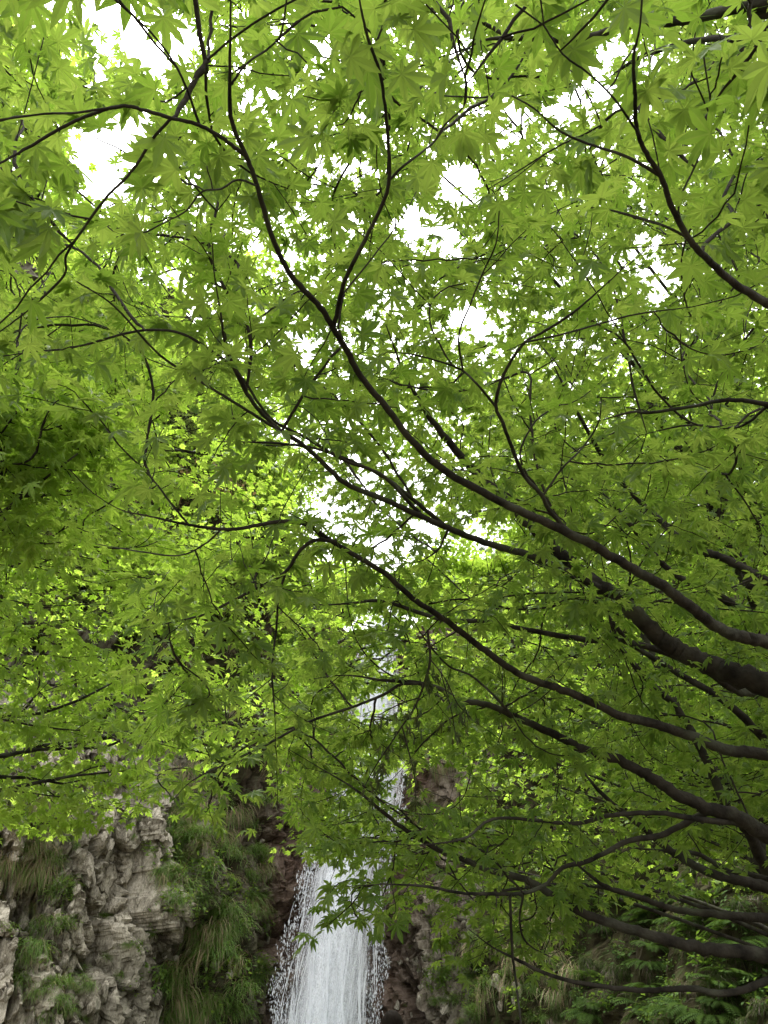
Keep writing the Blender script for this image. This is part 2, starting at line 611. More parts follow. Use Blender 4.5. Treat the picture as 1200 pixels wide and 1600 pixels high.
# loose blocks standing proud of the face, each a piece of its own
def block_mesh(seed):
    r = np.random.default_rng(seed)
    import bmesh
    bm = bmesh.new()
    for _ in range(15):
        v = nrm(r.normal(size=3)) * np.array([.5, .34, .5]) * r.uniform(.8, 1.1)
        bm.verts.new(v)
    bmesh.ops.convex_hull(bm, input=bm.verts)
    for v in [v for v in bm.verts if not v.link_faces]:
        bm.verts.remove(v)
    bmesh.ops.triangulate(bm, faces=bm.faces)
    for f in bm.faces:
        f.smooth = False
    me = bpy.data.meshes.new('rock')
    bm.to_mesh(me)
    bm.free()
    for an, val in (('soil_shade', 0.12), ('wet', 0.0)):
        a = me.attributes.new(an, 'FLOAT', 'POINT')
        a.data.foreach_set('value', np.full(len(me.vertices), val, np.float32))
    me.materials.append(M_ROCK)
    return me


blocks = [block_mesh(900 + i) for i in range(8)]
n = 0
for _ in range(900):
    zone = rng.random()
    if zone < .72:
        px, py = rng.uniform(0, 270), rng.uniform(1270, 1600)
    elif zone < .85:
        px, py = rng.uniform(240, 430), rng.uniform(1240, 1600)
    else:
        px, py = rng.uniform(600, 830), rng.uniform(1480, 1600)
    h = on_cliff(px, py)
    if h is None:
        continue
    p, nn = h
    s = rng.uniform(.12, .30) * (1 if rng.random() < .85 else 1.6)
    o = link('rock', blocks[rng.integers(8)], cliff)
    o.location = p - nn * s * .12
    o.rotation_euler = (rng.uniform(-.4, .4), rng.uniform(-.5, .5), math.atan2(nn[1], nn[0]) + math.pi / 2 + rng.uniform(-.5, .5))
    o.scale = (s * rng.uniform(.8, 1.2), s, s * rng.uniform(.8, 1.6))
    n += 1
    if n >= 200:
        break

# ground and plunge pool
M_GROUND = simple_mat('forest_ground', (0.05, 0.04, 0.028), .95, .2, (1.3, (0.13, 0.11, 0.075)))
gx = np.linspace(-45, 45, 91)
gy = np.linspace(-40, 45, 86)
GX, GY = np.meshgrid(gx, gy, indexing='ij')
GZ = .12 * (fbm(GX * .4, GY * .4, 3, 30) - .5) - .9 * np.exp(-(((GX + 1.6) / 5.0) ** 2 + ((GY - 21.5) / 4.0) ** 2) ** 2)
GV = np.stack([GX, GY, GZ], -1).reshape(-1, 3)
ii = np.arange(90)[:, None] * 86
jj = np.arange(85)[None]
GF = np.stack([ii + jj, ii + 86 + jj, ii + 87 + jj, ii + jj + 1], -1).reshape(-1, 4)
link('ground', mesh_np('ground', GV, GF, True, mats=[M_GROUND]), kind='structure')
M_POOL, nt, out = new_mat('pool_water')
p = N(nt, 'ShaderNodeBsdfPrincipled', Roughness=0.08)
p.inputs['Base Color'].default_value = (0.03, 0.055, 0.045, 1)
nz_ = N(nt, 'ShaderNodeTexNoise', Scale=3.0, Detail=4.0)
bp_ = N(nt, 'ShaderNodeBump', Strength=0.5, Distance=0.05)
nt.links.new(nz_.outputs['Fac'], bp_.inputs['Height'])
nt.links.new(bp_.outputs[0], p.inputs['Normal'])
nt.links.new(p.outputs[0], out.inputs['Surface'])
a = np.linspace(0, 2 * math.pi, 49)[:-1]
PV = np.vstack([[-1.6, 21.5, -.3], np.stack([-1.6 + 5.6 * np.cos(a), 21.5 + 4.6 * np.sin(a), np.full(48, -.3)], -1)])
PF = np.stack([np.zeros(48, int), 1 + np.arange(48), 1 + (np.arange(48) + 1) % 48], -1)
link('pool', mesh_np('pool', PV, PF, mats=[M_POOL]), kind='structure')

# ------------------------------------------------------------------ waterfall
ZK = [-.3, 1.6, 4.7, 7.5, 11.5, 13.4, 15.0]
XL = [-3.0, -2.7, -2.25, -1.45, -1.0, -.45, 0.0]
XR = [-.05, -.1, 0.05, 0.8, 0.45, 0.7, 1.0]


def fall_pt(s, z, depth=0.0):
    """s in 0..1 across the fall"""
    z = np.asarray(z, float)
    xl, xr = np.interp(z, ZK, XL), np.interp(z, ZK, XR)
    x = xl + (xr - xl) * s
    y = np.interp(z, [0, 6, 11, 13.2, 14.2, 15.0], [22.7, 23.4, 24.3, 25.1, 26.2, 27.6]) - depth
    return x, y


fall = None
fv, ff, fb, o0 = [], [], [], 0
for layer, dep in enumerate((0.0, .3, .6)):
    ss = np.linspace(0, 1, 40)
    zz = np.linspace(-.35, 14.9, 130)
    S, Zg = np.meshgrid(ss, zz, indexing='ij')
    shrink = .04 + .07 * layer
    X, Y = fall_pt(shrink + (1 - 2 * shrink) * S, Zg, dep)
    Y = Y + .22 * (fbm(S * 9 + layer * 7, Zg * .5, 3, 50 + layer) - .5) + .35 * (S * 2 - 1) ** 2
    body = np.clip(1 - np.abs(S * 2 - 1) ** 2.2, 0, 1) * 1.15 - .15 - .12 * layer
    nn_ = S.size
    fv.append(np.stack([X, Y, Zg], -1).reshape(-1, 3))
    i_ = np.arange(39)[:, None] * 130
    j_ = np.arange(129)[None]
    ff.append(np.stack([i_ + j_, i_ + 130 + j_, i_ + 131 + j_, i_ + j_ + 1], -1).reshape(-1, 4) + o0)
    fb.append(body.ravel())
    o0 += nn_
fall = link('waterfall', mesh_np('waterfall', np.vstack(fv), np.vstack(ff), True, attrs={'body': np.concatenate(fb)}, mats=[M_FALL]), kind='structure')
# strands of water, thin three-sided streaks
K = 2600
s = rng.beta(2.4, 2.2, K) * 1.04 - .02
z0 = rng.uniform(0, 14.6, K)
ln = rng.uniform(.25, 1.5, K)
wd = rng.uniform(.004, .015, K)
dep = rng.uniform(.0, 1.0, K)
SV, SF = [], []
tt = np.array([0, .5, 1.0])
for k in range(3):
    z = z0 - ln * tt[k]
    x, y = fall_pt(s, z, dep)
    x = x + .07 * np.sin(z * 1.3 + s * 40) + .03 * np.sin(z * 4.1 + s * 90)
    r = wd * (.3, 1.0, .3)[k]
    for q in range(3):
        SV.append(np.stack([x + r * math.cos(q * 2.094), y + r * math.sin(q * 2.094), z], -1))
SV = np.stack(SV, 1)                                        # K, 9, 3
tri = []
for k in range(2):
    for q in range(3):
        a_, b_ = k * 3 + q, k * 3 + (q + 1) % 3
        tri += [(a_, b_, b_ + 3), (a_, b_ + 3, a_ + 3)]
SF = (np.array(tri)[None] + (np.arange(K) * 9)[:, None, None]).reshape(-1, 3)
link('water_strands', mesh_np('water_strands', SV.reshape(-1, 3), SF, mats=[M_DROP]), fall, kind='stuff')
# flying drops, denser along both ragged edges
K = 8500
edge = rng.random(K)
s = np.where(edge < .45, rng.gamma(2.2, .07, K) - .05, np.where(edge < .75, 1.03 - rng.gamma(2.2, .055, K), rng.uniform(0, 1, K)))
z = rng.uniform(0, 12.5, K) * rng.uniform(.4, 1, K)
x, y = fall_pt(s, z, rng.uniform(-.1, 1.2, K))
x = x + .10 * np.sin(z * 1.9 + 3 * s) + .06 * np.sin(z * 5.3)
r = rng.gamma(2.0, .0022, K) + .0025
octa = np.array([(1, 0, 0), (-1, 0, 0), (0, 1, 0), (0, -1, 0), (0, 0, 3.4), (0, 0, -3.4)], float)
of = np.array([(0, 2, 4), (2, 1, 4), (1, 3, 4), (3, 0, 4), (2, 0, 5), (1, 2, 5), (3, 1, 5), (0, 3, 5)])
DV = (np.stack([x, y, z], -1)[:, None] + octa[None] * r[:, None, None]).reshape(-1, 3)
DF = (of[None] + (np.arange(K) * 6)[:, None, None]).reshape(-1, 3)
link('water_drops', mesh_np('water_drops', DV, DF, mats=[M_DROP]), fall, kind='stuff')

# ------------------------------------------------------------------ leaf shapes
LOBES = [(-128, .40), (-83, .72), (-41, .92), (0, 1.0), (41, .92), (83, .72), (128, .40)]


def leaf_shape(lod, seed):
    """palmate seven-lobed leaf in the xy plane, petiole arriving along -x, tip to tip width about 1"""
    r = np.random.default_rng(seed)
    R = .60
    V, F, vein = [(0, 0, 0)], [], [0.0]
    fold = r.uniform(.10, .25)
    droop = r.uniform(.12, .75)
    lob = [(a + r.normal(0, 4), l * r.uniform(.86, 1.08)) for a, l in LOBES]
    bend = {round(a, 3): r.uniform(.2, 1.9) for a, _ in lob}
    bend_x, bend_y = np.array([a for a, _ in lob]), np.array([bend[round(a, 3)] for a, _ in lob])
    if lod == 3:
        lob = lob[1:6]
    if lod == 4:                                         # a far leaf, a folded pointed blade
        w_ = r.uniform(.22, .34)
        return np.array([(-.4, 0, 0), (.0, -w_, .1), (.6, 0, -.15), (.0, w_, .1)]), np.array([(0, 1, 2), (0, 2, 3)]), np.ones(4)

    def P(ang, rad, off, z):
        a = math.radians(ang)
        x = rad * math.cos(a) - off * math.sin(a)
        y = rad * math.sin(a) + off * math.cos(a)
        return (x, y, z - droop * float(np.interp(ang, bend_x, bend_y)) * (x * x + y * y) * (.6 + .4 * math.cos(a)))

    def addv(p, v):
        V.append(p)
        vein.append(v)
        return len(V) - 1
    n_ = len(lob)
    sin_i = []
    if lod <= 1:
        for i in range(n_ + 1):
            if i == 0:
                a, rad = lob[0][0] - 22, .10
            elif i == n_:
                a, rad = lob[-1][0] + 22, .10
            else:
                a = (lob[i - 1][0] + lob[i][0]) / 2
                rad = R * min(lob[i - 1][1], lob[i][1]) * r.uniform(.31, .42)
            sin_i.append(addv(P(a, rad, 0, fold * .10), 1.0))
    for i, (a, l) in enumerate(lob):
        ln_ = R * l
        hw = .078 * l + .010
        if lod <= 1:
            tip = addv(P(a, ln_, 0, 0), 0.35)
            sl, sr_ = sin_i[i], sin_i[i + 1]
            w1 = addv(P(a, ln_ * .60, -hw, fold * .35 * hw * 4), 1.0)
            w2 = addv(P(a, ln_ * .60, hw, fold * .35 * hw * 4), 1.0)
            if lod == 0:
                mid = addv(P(a, ln_ * .58, 0, -fold * .05), 0.0)
                v1 = addv(P(a, ln_ * .80, -hw * .55, fold * .1), 1.0)
                v2 = addv(P(a, ln_ * .80, hw * .55, fold * .1), 1.0)
                F += [(0, sl, mid), (sl, w1, mid), (w1, v1, mid), (v1, tip, mid), (0, mid, sr_), (sr_, mid, w2), (w2, mid, v2), (v2, mid, tip)]
            else:
                F += [(0, sl, tip), (sl, w1, tip), (0, tip, sr_), (sr_, tip, w2)]
        else:
            k = hw * 1.6
            tip = addv(P(a, ln_, 0, 0), 0.35)
            w1 = addv(P(a, ln_ * .46, -k, fold * .2 * k), 1.0)
            w2 = addv(P(a, ln_ * .46, k, fold * .2 * k), 1.0)
            F += [(0, w1, tip), (0, tip, w2)]
    if lod == 0:                                     # the stalk
        L_ = .55
        b0 = addv((0, -.008, 0), .0)
        b1 = addv((0, .008, 0), .0)
        b2 = addv((-L_, 0, .04), .0)
        b3 = addv((0, 0, -.012), .0)
        F += [(b0, b1, b2), (b1, b3, b2), (b3, b0, b2)]
    return np.array(V, float), np.array(F, int), np.array(vein, float)


NVAR = 10
SHAPES = {lod: [leaf_shape(lod, 100 * lod + i) for i in range(NVAR)] for lod in range(5)}


def batch_leaves(pos, M, size, tone, lod, var):
    """one mesh from many leaves: pos (n,3), M (n,3,3) columns = leaf axes"""
    Vs, Fs, ve, to, off = [], [], [], [], 0
    for l in np.unique(lod):
        for v in range(NVAR):
            k = np.where((lod == l) & (var == v))[0]
            if not len(k):
                continue
            V, F, vn = SHAPES[int(l)][v]
            W = np.einsum('nij,mj->nmi', M[k] * size[k, None, None], V) + pos[k, None]
            Vs.append(W.reshape(-1, 3))
            Fs.append((F[None] + (np.arange(len(k)) * len(V))[:, None, None]).reshape(-1, 3) + off)
            ve.append(np.tile(vn, len(k)))
            to.append(np.repeat(tone[k], len(V)))
            off += len(k) * len(V)
    return np.vstack(Vs), np.vstack(Fs), np.concatenate(ve), np.concatenate(to)


# ------------------------------------------------------------------ tree growth
def span_tree(P0, D0, L0, A, ang=0.7, bf=0.12):
    """grow twigs from skeleton nodes P0 (directions D0, path lengths L0) to the leaf points A, nearest first"""
    n = len(A)
    best = np.full(n, np.inf)
    par = np.zeros(n, int)
    for c in range(0, n, 400):
        d = A[c:c + 400, None] - P0[None]
        dist = np.linalg.norm(d, axis=-1) + 1e-9
        cos = np.einsum('nmi,mi->nm', d, D0) / dist
        cost = dist * (1 + ang * (1 - cos)) + bf * L0[None]
        k = cost.argmin(1)
        best[c:c + 400] = cost[np.arange(len(k)), k]
        par[c:c + 400] = -1 - k                              # negative: a skeleton node
    done = np.zeros(n, bool)
    plen = np.zeros(n)
    order = []
    for _ in range(n):
        i = int(np.argmin(np.where(done, np.inf, best)))
        done[i] = True
        order.append(i)
        pp, pl = (P0[-1 - par[i]], L0[-1 - par[i]]) if par[i] < 0 else (A[par[i]], plen[par[i]])
        v = A[i] - pp
        lv = np.linalg.norm(v) + 1e-9
        plen[i] = pl + lv
        d = A - A[i]
        dist = np.linalg.norm(d, axis=1) + 1e-9
        cost = dist * (1 + ang * (1 - (d @ (v / lv)) / dist)) + bf * plen[i]
        u = (cost < best) & ~done
        best[u] = cost[u]
        par[u] = i
    return par, order, plen


GAPS = [  # openings in the leaf cover of the photograph: (x, y, rx, ry, how empty)
    (105, 8, 62, 24, .97), (195, 20, 75, 40, .98), (240, 85, 52, 50, .97), (200, 200, 60, 45, .9), (150, 240, 42, 66, .97), (185, 290, 38, 30, .9),
    (285, 60, 34, 60, .92), (120, 220, 22, 30, .9), (385, 150, 28, 34, .8), (505, 70, 28, 34, .85), (365, 20, 20, 25, .6), (560, 260, 35, 40, .6), (505, 285, 28, 24, .8),
    (545, 350, 30, 40, .75), (270, 432, 24, 18, .85), (725, 60, 26, 24, .75), (722, 110, 30, 28, .85), (740, 160, 24, 40, .6), (712, 290, 48, 52, .97), (650, 345, 60, 34, .95),
    (700, 375, 30, 36, .9), (795, 185, 28, 44, .8), (938, 85, 34, 38, .9), (935, 145, 62, 42, .95), (885, 170, 34, 28, .9), (1005, 110, 22, 30, .7), (860, 160, 40, 20, .7),
    (735, 485, 40, 32, .92), (762, 520, 26, 22, .8), (1005, 382, 42, 24, .92), (1030, 430, 44, 28, .85), (1185, 40, 18, 22, .8), (905, 420, 20, 16, .7),
    (725, 868, 52, 36, .97), (806, 822, 34, 28, .95), (664, 825, 26, 20, .85), (770, 880, 60, 26, .8), (760, 850, 40, 16, .8),
    (285, 690, 48, 78, .85), (290, 810, 44, 50, .75), (45, 430, 34, 38, .9), (500, 905, 50, 40, .7), (235, 1020, 40, 50, .6), (590, 1105, 38, 26, .8),
    (626, 1240, 22, 36, .93), (680, 1225, 44, 44, .9), (612, 1035, 30, 18, .7), (330, 870, 30, 26, .6), (480, 1370, 36, 28, .6), (430, 1290, 44, 40, .7), (530, 1545, 80, 62, .85)]


def openness(px, py):
    k = np.zeros(len(px))
    for gx_, gy_, rx, ry, p_ in GAPS:
        q = np.sqrt(((px - gx_) / rx) ** 2 + ((py - gy_) / ry) ** 2) / (.84 if gy_ < 900 else 1)
        k = np.maximum(k, p_ * np.clip(2.1 - q * 1.75, 0, 1))
    return k


def in_poly(x, y, poly):
    ins = np.zeros(len(x), bool)
    m = len(poly)
    for i in range(m):
        x1, y1 = poly[i]
        x2, y2 = poly[(i + 1) % m]
        c = ((y1 > y) != (y2 > y)) & (x < (x2 - x1) * (y - y1) / (y2 - y1 + 1e-9) + x1)
        ins ^= c
    return ins


def sample_zone(poly, dist, cover, size, per_node, gapk=1.0, layer=None):
    """leaf points of a crown: poly bounds it as seen from the path, dist(px,py) -> near, far"""
    P = np.array(poly, float)
    lo, hi = P.min(0), P.max(0)
    M = 60000
    x, y = rng.uniform(lo[0], hi[0], M), rng.uniform(lo[1], hi[1], M)
    k = in_poly(x, y, poly)
    area = (hi - lo).prod() * k.mean()
    x, y = x[k], y[k]
    dn, df = dist(x, y)
    t = rng.random(len(x))
    d = dn + (df - dn) * t
    s_ = size * FPX / d
    wgt = 1 / s_ ** 2
    want = int(cover * area * wgt.mean() / .26 / per_node)
    k = rng.choice(len(x), size=min(want, len(x)), replace=False, p=wgt / wgt.sum())
    x, y, d = x[k], y[k], d[k]
    patch = fbm(x / 140 + d * 1.7, y / 110, 3, 90)                # uneven cover
    keep = (rng.random(len(x)) > openness(x, y) * gapk) & (rng.random(len(x)) < np.clip((patch - .28) * 4.2, .15, 1))
    keep &= ((x > -60) & (x < 1260) & (y > -60)) | (rng.random(len(x)) < np.where(y < -60, .65, .36))      # thinner beyond the view
    A = at(x[keep], y[keep], d[keep])
    if layer:
        h, tilt, th = layer
        zz_ = A[:, 2] + tilt * (np.abs(A[:, 0]) + A[:, 1] * .3)
        A[:, 2] += (np.round(zz_ / h) * h - zz_) * (1 - th) + rng.normal(0, .02, len(A))
    return A


def make_tree(name, label, base, limbs, A, size, per_node, leaf_mat, r_tip, keep_leaf=300, ring=6, extra_spread=.0, droop=.3, trunk_r=None, group=None, seed=0, shade=None, lodbias=1.0, max_r=.010):
    """limbs: list of (points, radii); the first is the trunk.  Twigs grow from them to the points A."""
    r = np.random.default_rng(seed)
    root = empty(name, tuple(base))
    thing(root, label, 'tree', group)
    b = np.array(base, float)
    P0, D0, L0, R0 = [], [], [], []
    for i, (P, R) in enumerate(limbs):
        T = Tubes()
        T.add(P - b, R, 10 if R.max() > .03 else 7, .035)
        link('trunk' if i == 0 else 'branch', T.mesh('trunk' if i == 0 else 'branch', M_BARK), root)
        P0.append(P)
        D0.append(nrm(np.gradient(P, axis=0)))
        L0.append(np.r_[0, np.cumsum(np.linalg.norm(np.diff(P, axis=0), axis=1))] * .6 + (.0 if i == 0 else .3))
        R0.append(R)
    P0, D0, L0, R0 = map(np.concatenate, (P0, D0, L0, R0))
    for _ in range(3):                                  # points no twig would reach for are dropped
        par, order, plen = span_tree(P0, D0, L0, A)
        n_ = len(A)
        kids = np.zeros(n_, bool)
        kids[par[par >= 0]] = True
        reach = np.linalg.norm(A - np.array([P0[-1 - q] if q < 0 else A[q] for q in par]), axis=1)
        far_ = (reach > .13 * np.linalg.norm(A - CAM, axis=1)) & ~kids
        if not far_.any():
            break
        A = A[~far_]
    par, order, plen = span_tree(P0, D0, L0, A)
    n_ = len(A)
    ch = [[] for _ in range(n_)]
    for i in range(n_):
        if par[i] >= 0:
            ch[par[i]].append(i)
    rad = np.zeros(n_)
    for i in reversed(order):
        s_ = sum(rad[c] ** 2.35 for c in ch[i])
        rad[i] = min(max_r, max(r_tip, (s_ + r_tip ** 2.35) ** (1 / 2.35)))
    main = [max(c, key=lambda q: rad[q]) if c else -1 for c in ch]
    B = A.copy()
    for _ in range(2):                                              # relax the zigzag
        Q = B.copy()
        for i in range(n_):
            if main[i] >= 0:
                pp = P0[-1 - par[i]] if par[i] < 0 else B[par[i]]
                Q[i] = .5 * B[i] + .25 * (pp + B[main[i]])
        B = Q
    T = Tubes()
    for i in order:
        if par[i] >= 0 and main[par[i]] == i:
            continue
        c = [i]
        while main[c[-1]] >= 0:
            c.append(main[c[-1]])
        st = P0[-1 - par[i]] if par[i] < 0 else B[par[i]]
        pts = np.vstack([st, B[c]])
        rr = np.r_[min(rad[i] * 1.15, (R0[-1 - par[i]] if par[i] < 0 else rad[par[i]]) * .9), rad[c]]
        gap = np.linalg.norm(pts[1] - pts[0])
        if gap > .25:                                               # a long bare piece bows a little
            m = (pts[0] + pts[1]) / 2 + r.normal(0, .05, 3) * gap + np.array([0, 0, .06 * gap])
            pts = np.insert(pts, 1, m, 0)
            rr = np.insert(rr, 1, (rr[0] + rr[1]) / 2)
        far = np.linalg.norm(pts[0] - CAM) > 4.5
        sm = catmull(np.column_stack([pts, rr]), 2 if far else 3)
        sm[1:-1, :3] += r.normal(0, .0015, (len(sm) - 2, 3))
        T.add(sm[:, :3] - b, np.maximum(sm[:, 3], r_tip * .6), 3 if far and rad[i] < .012 else ring)
    link('twigs', T.mesh('twigs', M_TWIG), root, kind='stuff')
    # leaves in opposite pairs at the nodes and one at each tip
    pos, axis = [], []
    dirn = np.array([B[i] - (P0[-1 - par[i]] if par[i] < 0 else B[par[i]]) for i in range(n_)])
    ln_ = np.linalg.norm(dirn, axis=1)
    dirn = nrm(dirn)
    flat = nrm(dirn * np.array([1, 1, .35]) + 1e-6)
    side = nrm(np.cross(flat, [0, 0, 1.0]))
    cnt = r.poisson(per_node, n_)
    cnt = np.maximum(cnt, np.array([2 if not c else 0 for c in ch]))
    for k in range(int(cnt.max())):
        sel = np.where(cnt > k)[0]
        sg = 1 if k % 2 else -1
        back_ = (k // 2) * np.minimum(.045, ln_[sel] / 2.5) + r.uniform(0, .01, len(sel))
        p_ = B[sel] - dirn[sel] * back_[:, None] + r.normal(0, 1, (len(sel), 3)) * np.array([1, 1, .35]) * extra_spread
        ax = side[sel] * (sg * r.uniform(.45, 1.05, len(sel)))[:, None] + flat[sel] * r.uniform(.2, 1.0, len(sel))[:, None]
        tip = (k == 0) & np.array([not ch[i] for i in sel])
        ax[tip] = flat[sel][tip] + side[sel][tip] * r.normal(0, .3, (int(tip.sum()), 1))
        ax = nrm(ax + r.normal(0, .15, ax.shape))
        pos.append(p_)
        axis.append(ax)
    pos, axis = np.vstack(pos), np.vstack(axis)
    sz = size * np.clip(r.normal(1, .2, len(pos)), .5, 1.4)
    axis[:, 2] = axis[:, 2] * .5 - droop * r.uniform(.2, 1.6, len(pos)) - 1.3 * (r.random(len(pos)) < .13)
    X = nrm(axis)
    Zu = np.array([0, 0, 1.0]) + r.normal(0, .42, (len(pos), 3))
    Y = nrm(np.cross(Zu, X))
    Zv = np.cross(X, Y)
    Mx = np.stack([X, Y, Zv], -1)
    pos = pos + nrm(X + [0, 0, .25]) * (sz * r.uniform(.35, .6, len(pos)))[:, None]
    px, py, dd = project(pos)
    inf = (px > -30) & (px < 1230) & (py > -30) & (py < 1630)
    out_k = (r.random(len(pos)) < openness(np.nan_to_num(px, nan=-999.), np.nan_to_num(py, nan=-999.)) * .9)
    ok = ~out_k & (dd > .55)
    pos, Mx, sz, dd, inf = pos[ok], Mx[ok], sz[ok], dd[ok], inf[ok]
    tone = np.clip(r.normal(.48, .34, len(pos)), 0, 1)
    var = r.integers(0, NVAR, len(pos))
    app = sz * 774 / dd
    lod = np.where(app * lodbias > 24, 0, np.where(app * lodbias > 14, 1, np.where(app * lodbias > 7, 2, 3)))
    big = np.argsort(-np.where(inf, app, 0))[:keep_leaf]
    single = np.zeros(len(pos), bool)
    single[big] = True
    lib = {}
    for i in np.where(single)[0]:
        key = (int(min(lod[i], 1)), int(var[i]), int(tone[i] * 2.99))
        if key not in lib:
            V, F, vn = SHAPES[key[0]][key[1]]
            lib[key] = mesh_np('leaf', V, F, attrs={'vein': vn, 'tone': np.full(len(V), .2 + .3 * key[2])}, mats=[leaf_mat])
        o = bpy.data.objects.new('leaf', lib[key])
        Ml = np.eye(4)
        Ml[:3, :3] = Mx[i] * sz[i]
        Ml[:3, 3] = pos[i] - b
        o.parent = root
        o.matrix_basis = Matrix(Ml.tolist())
        COL.objects.link(o)
    rest = ~single
    if rest.any():
        V, F, vn, to = batch_leaves(pos[rest] - b, Mx[rest], sz[rest], tone[rest], lod[rest], var[rest])
        link('foliage', mesh_np('foliage', V, F, attrs={'vein': vn, 'tone': to}, mats=[leaf_mat]), root, kind='stuff')
    print(label[:40], 'nodes', n_, 'leaves', len(pos), 'tris', len(F) if rest.any() else 0)
    return root


def DIST(px, py):
    """how far away the lowest leaf layer of the near maple is, seen along a line of sight"""
    px, py = np.asarray(px, float), np.asarray(py, float)
    d = np.interp(py, [-400, 0, 300, 600, 900, 1200, 1500, 1700], [.95, 1.08, 1.28, 1.65, 2.05, 2.5, 2.9, 3.1])
    k = np.clip((py - 200) / 800, 0, 1)
    return d * (1 + .35 * k * np.clip((px - 600) / 600, -.35, 1.3))


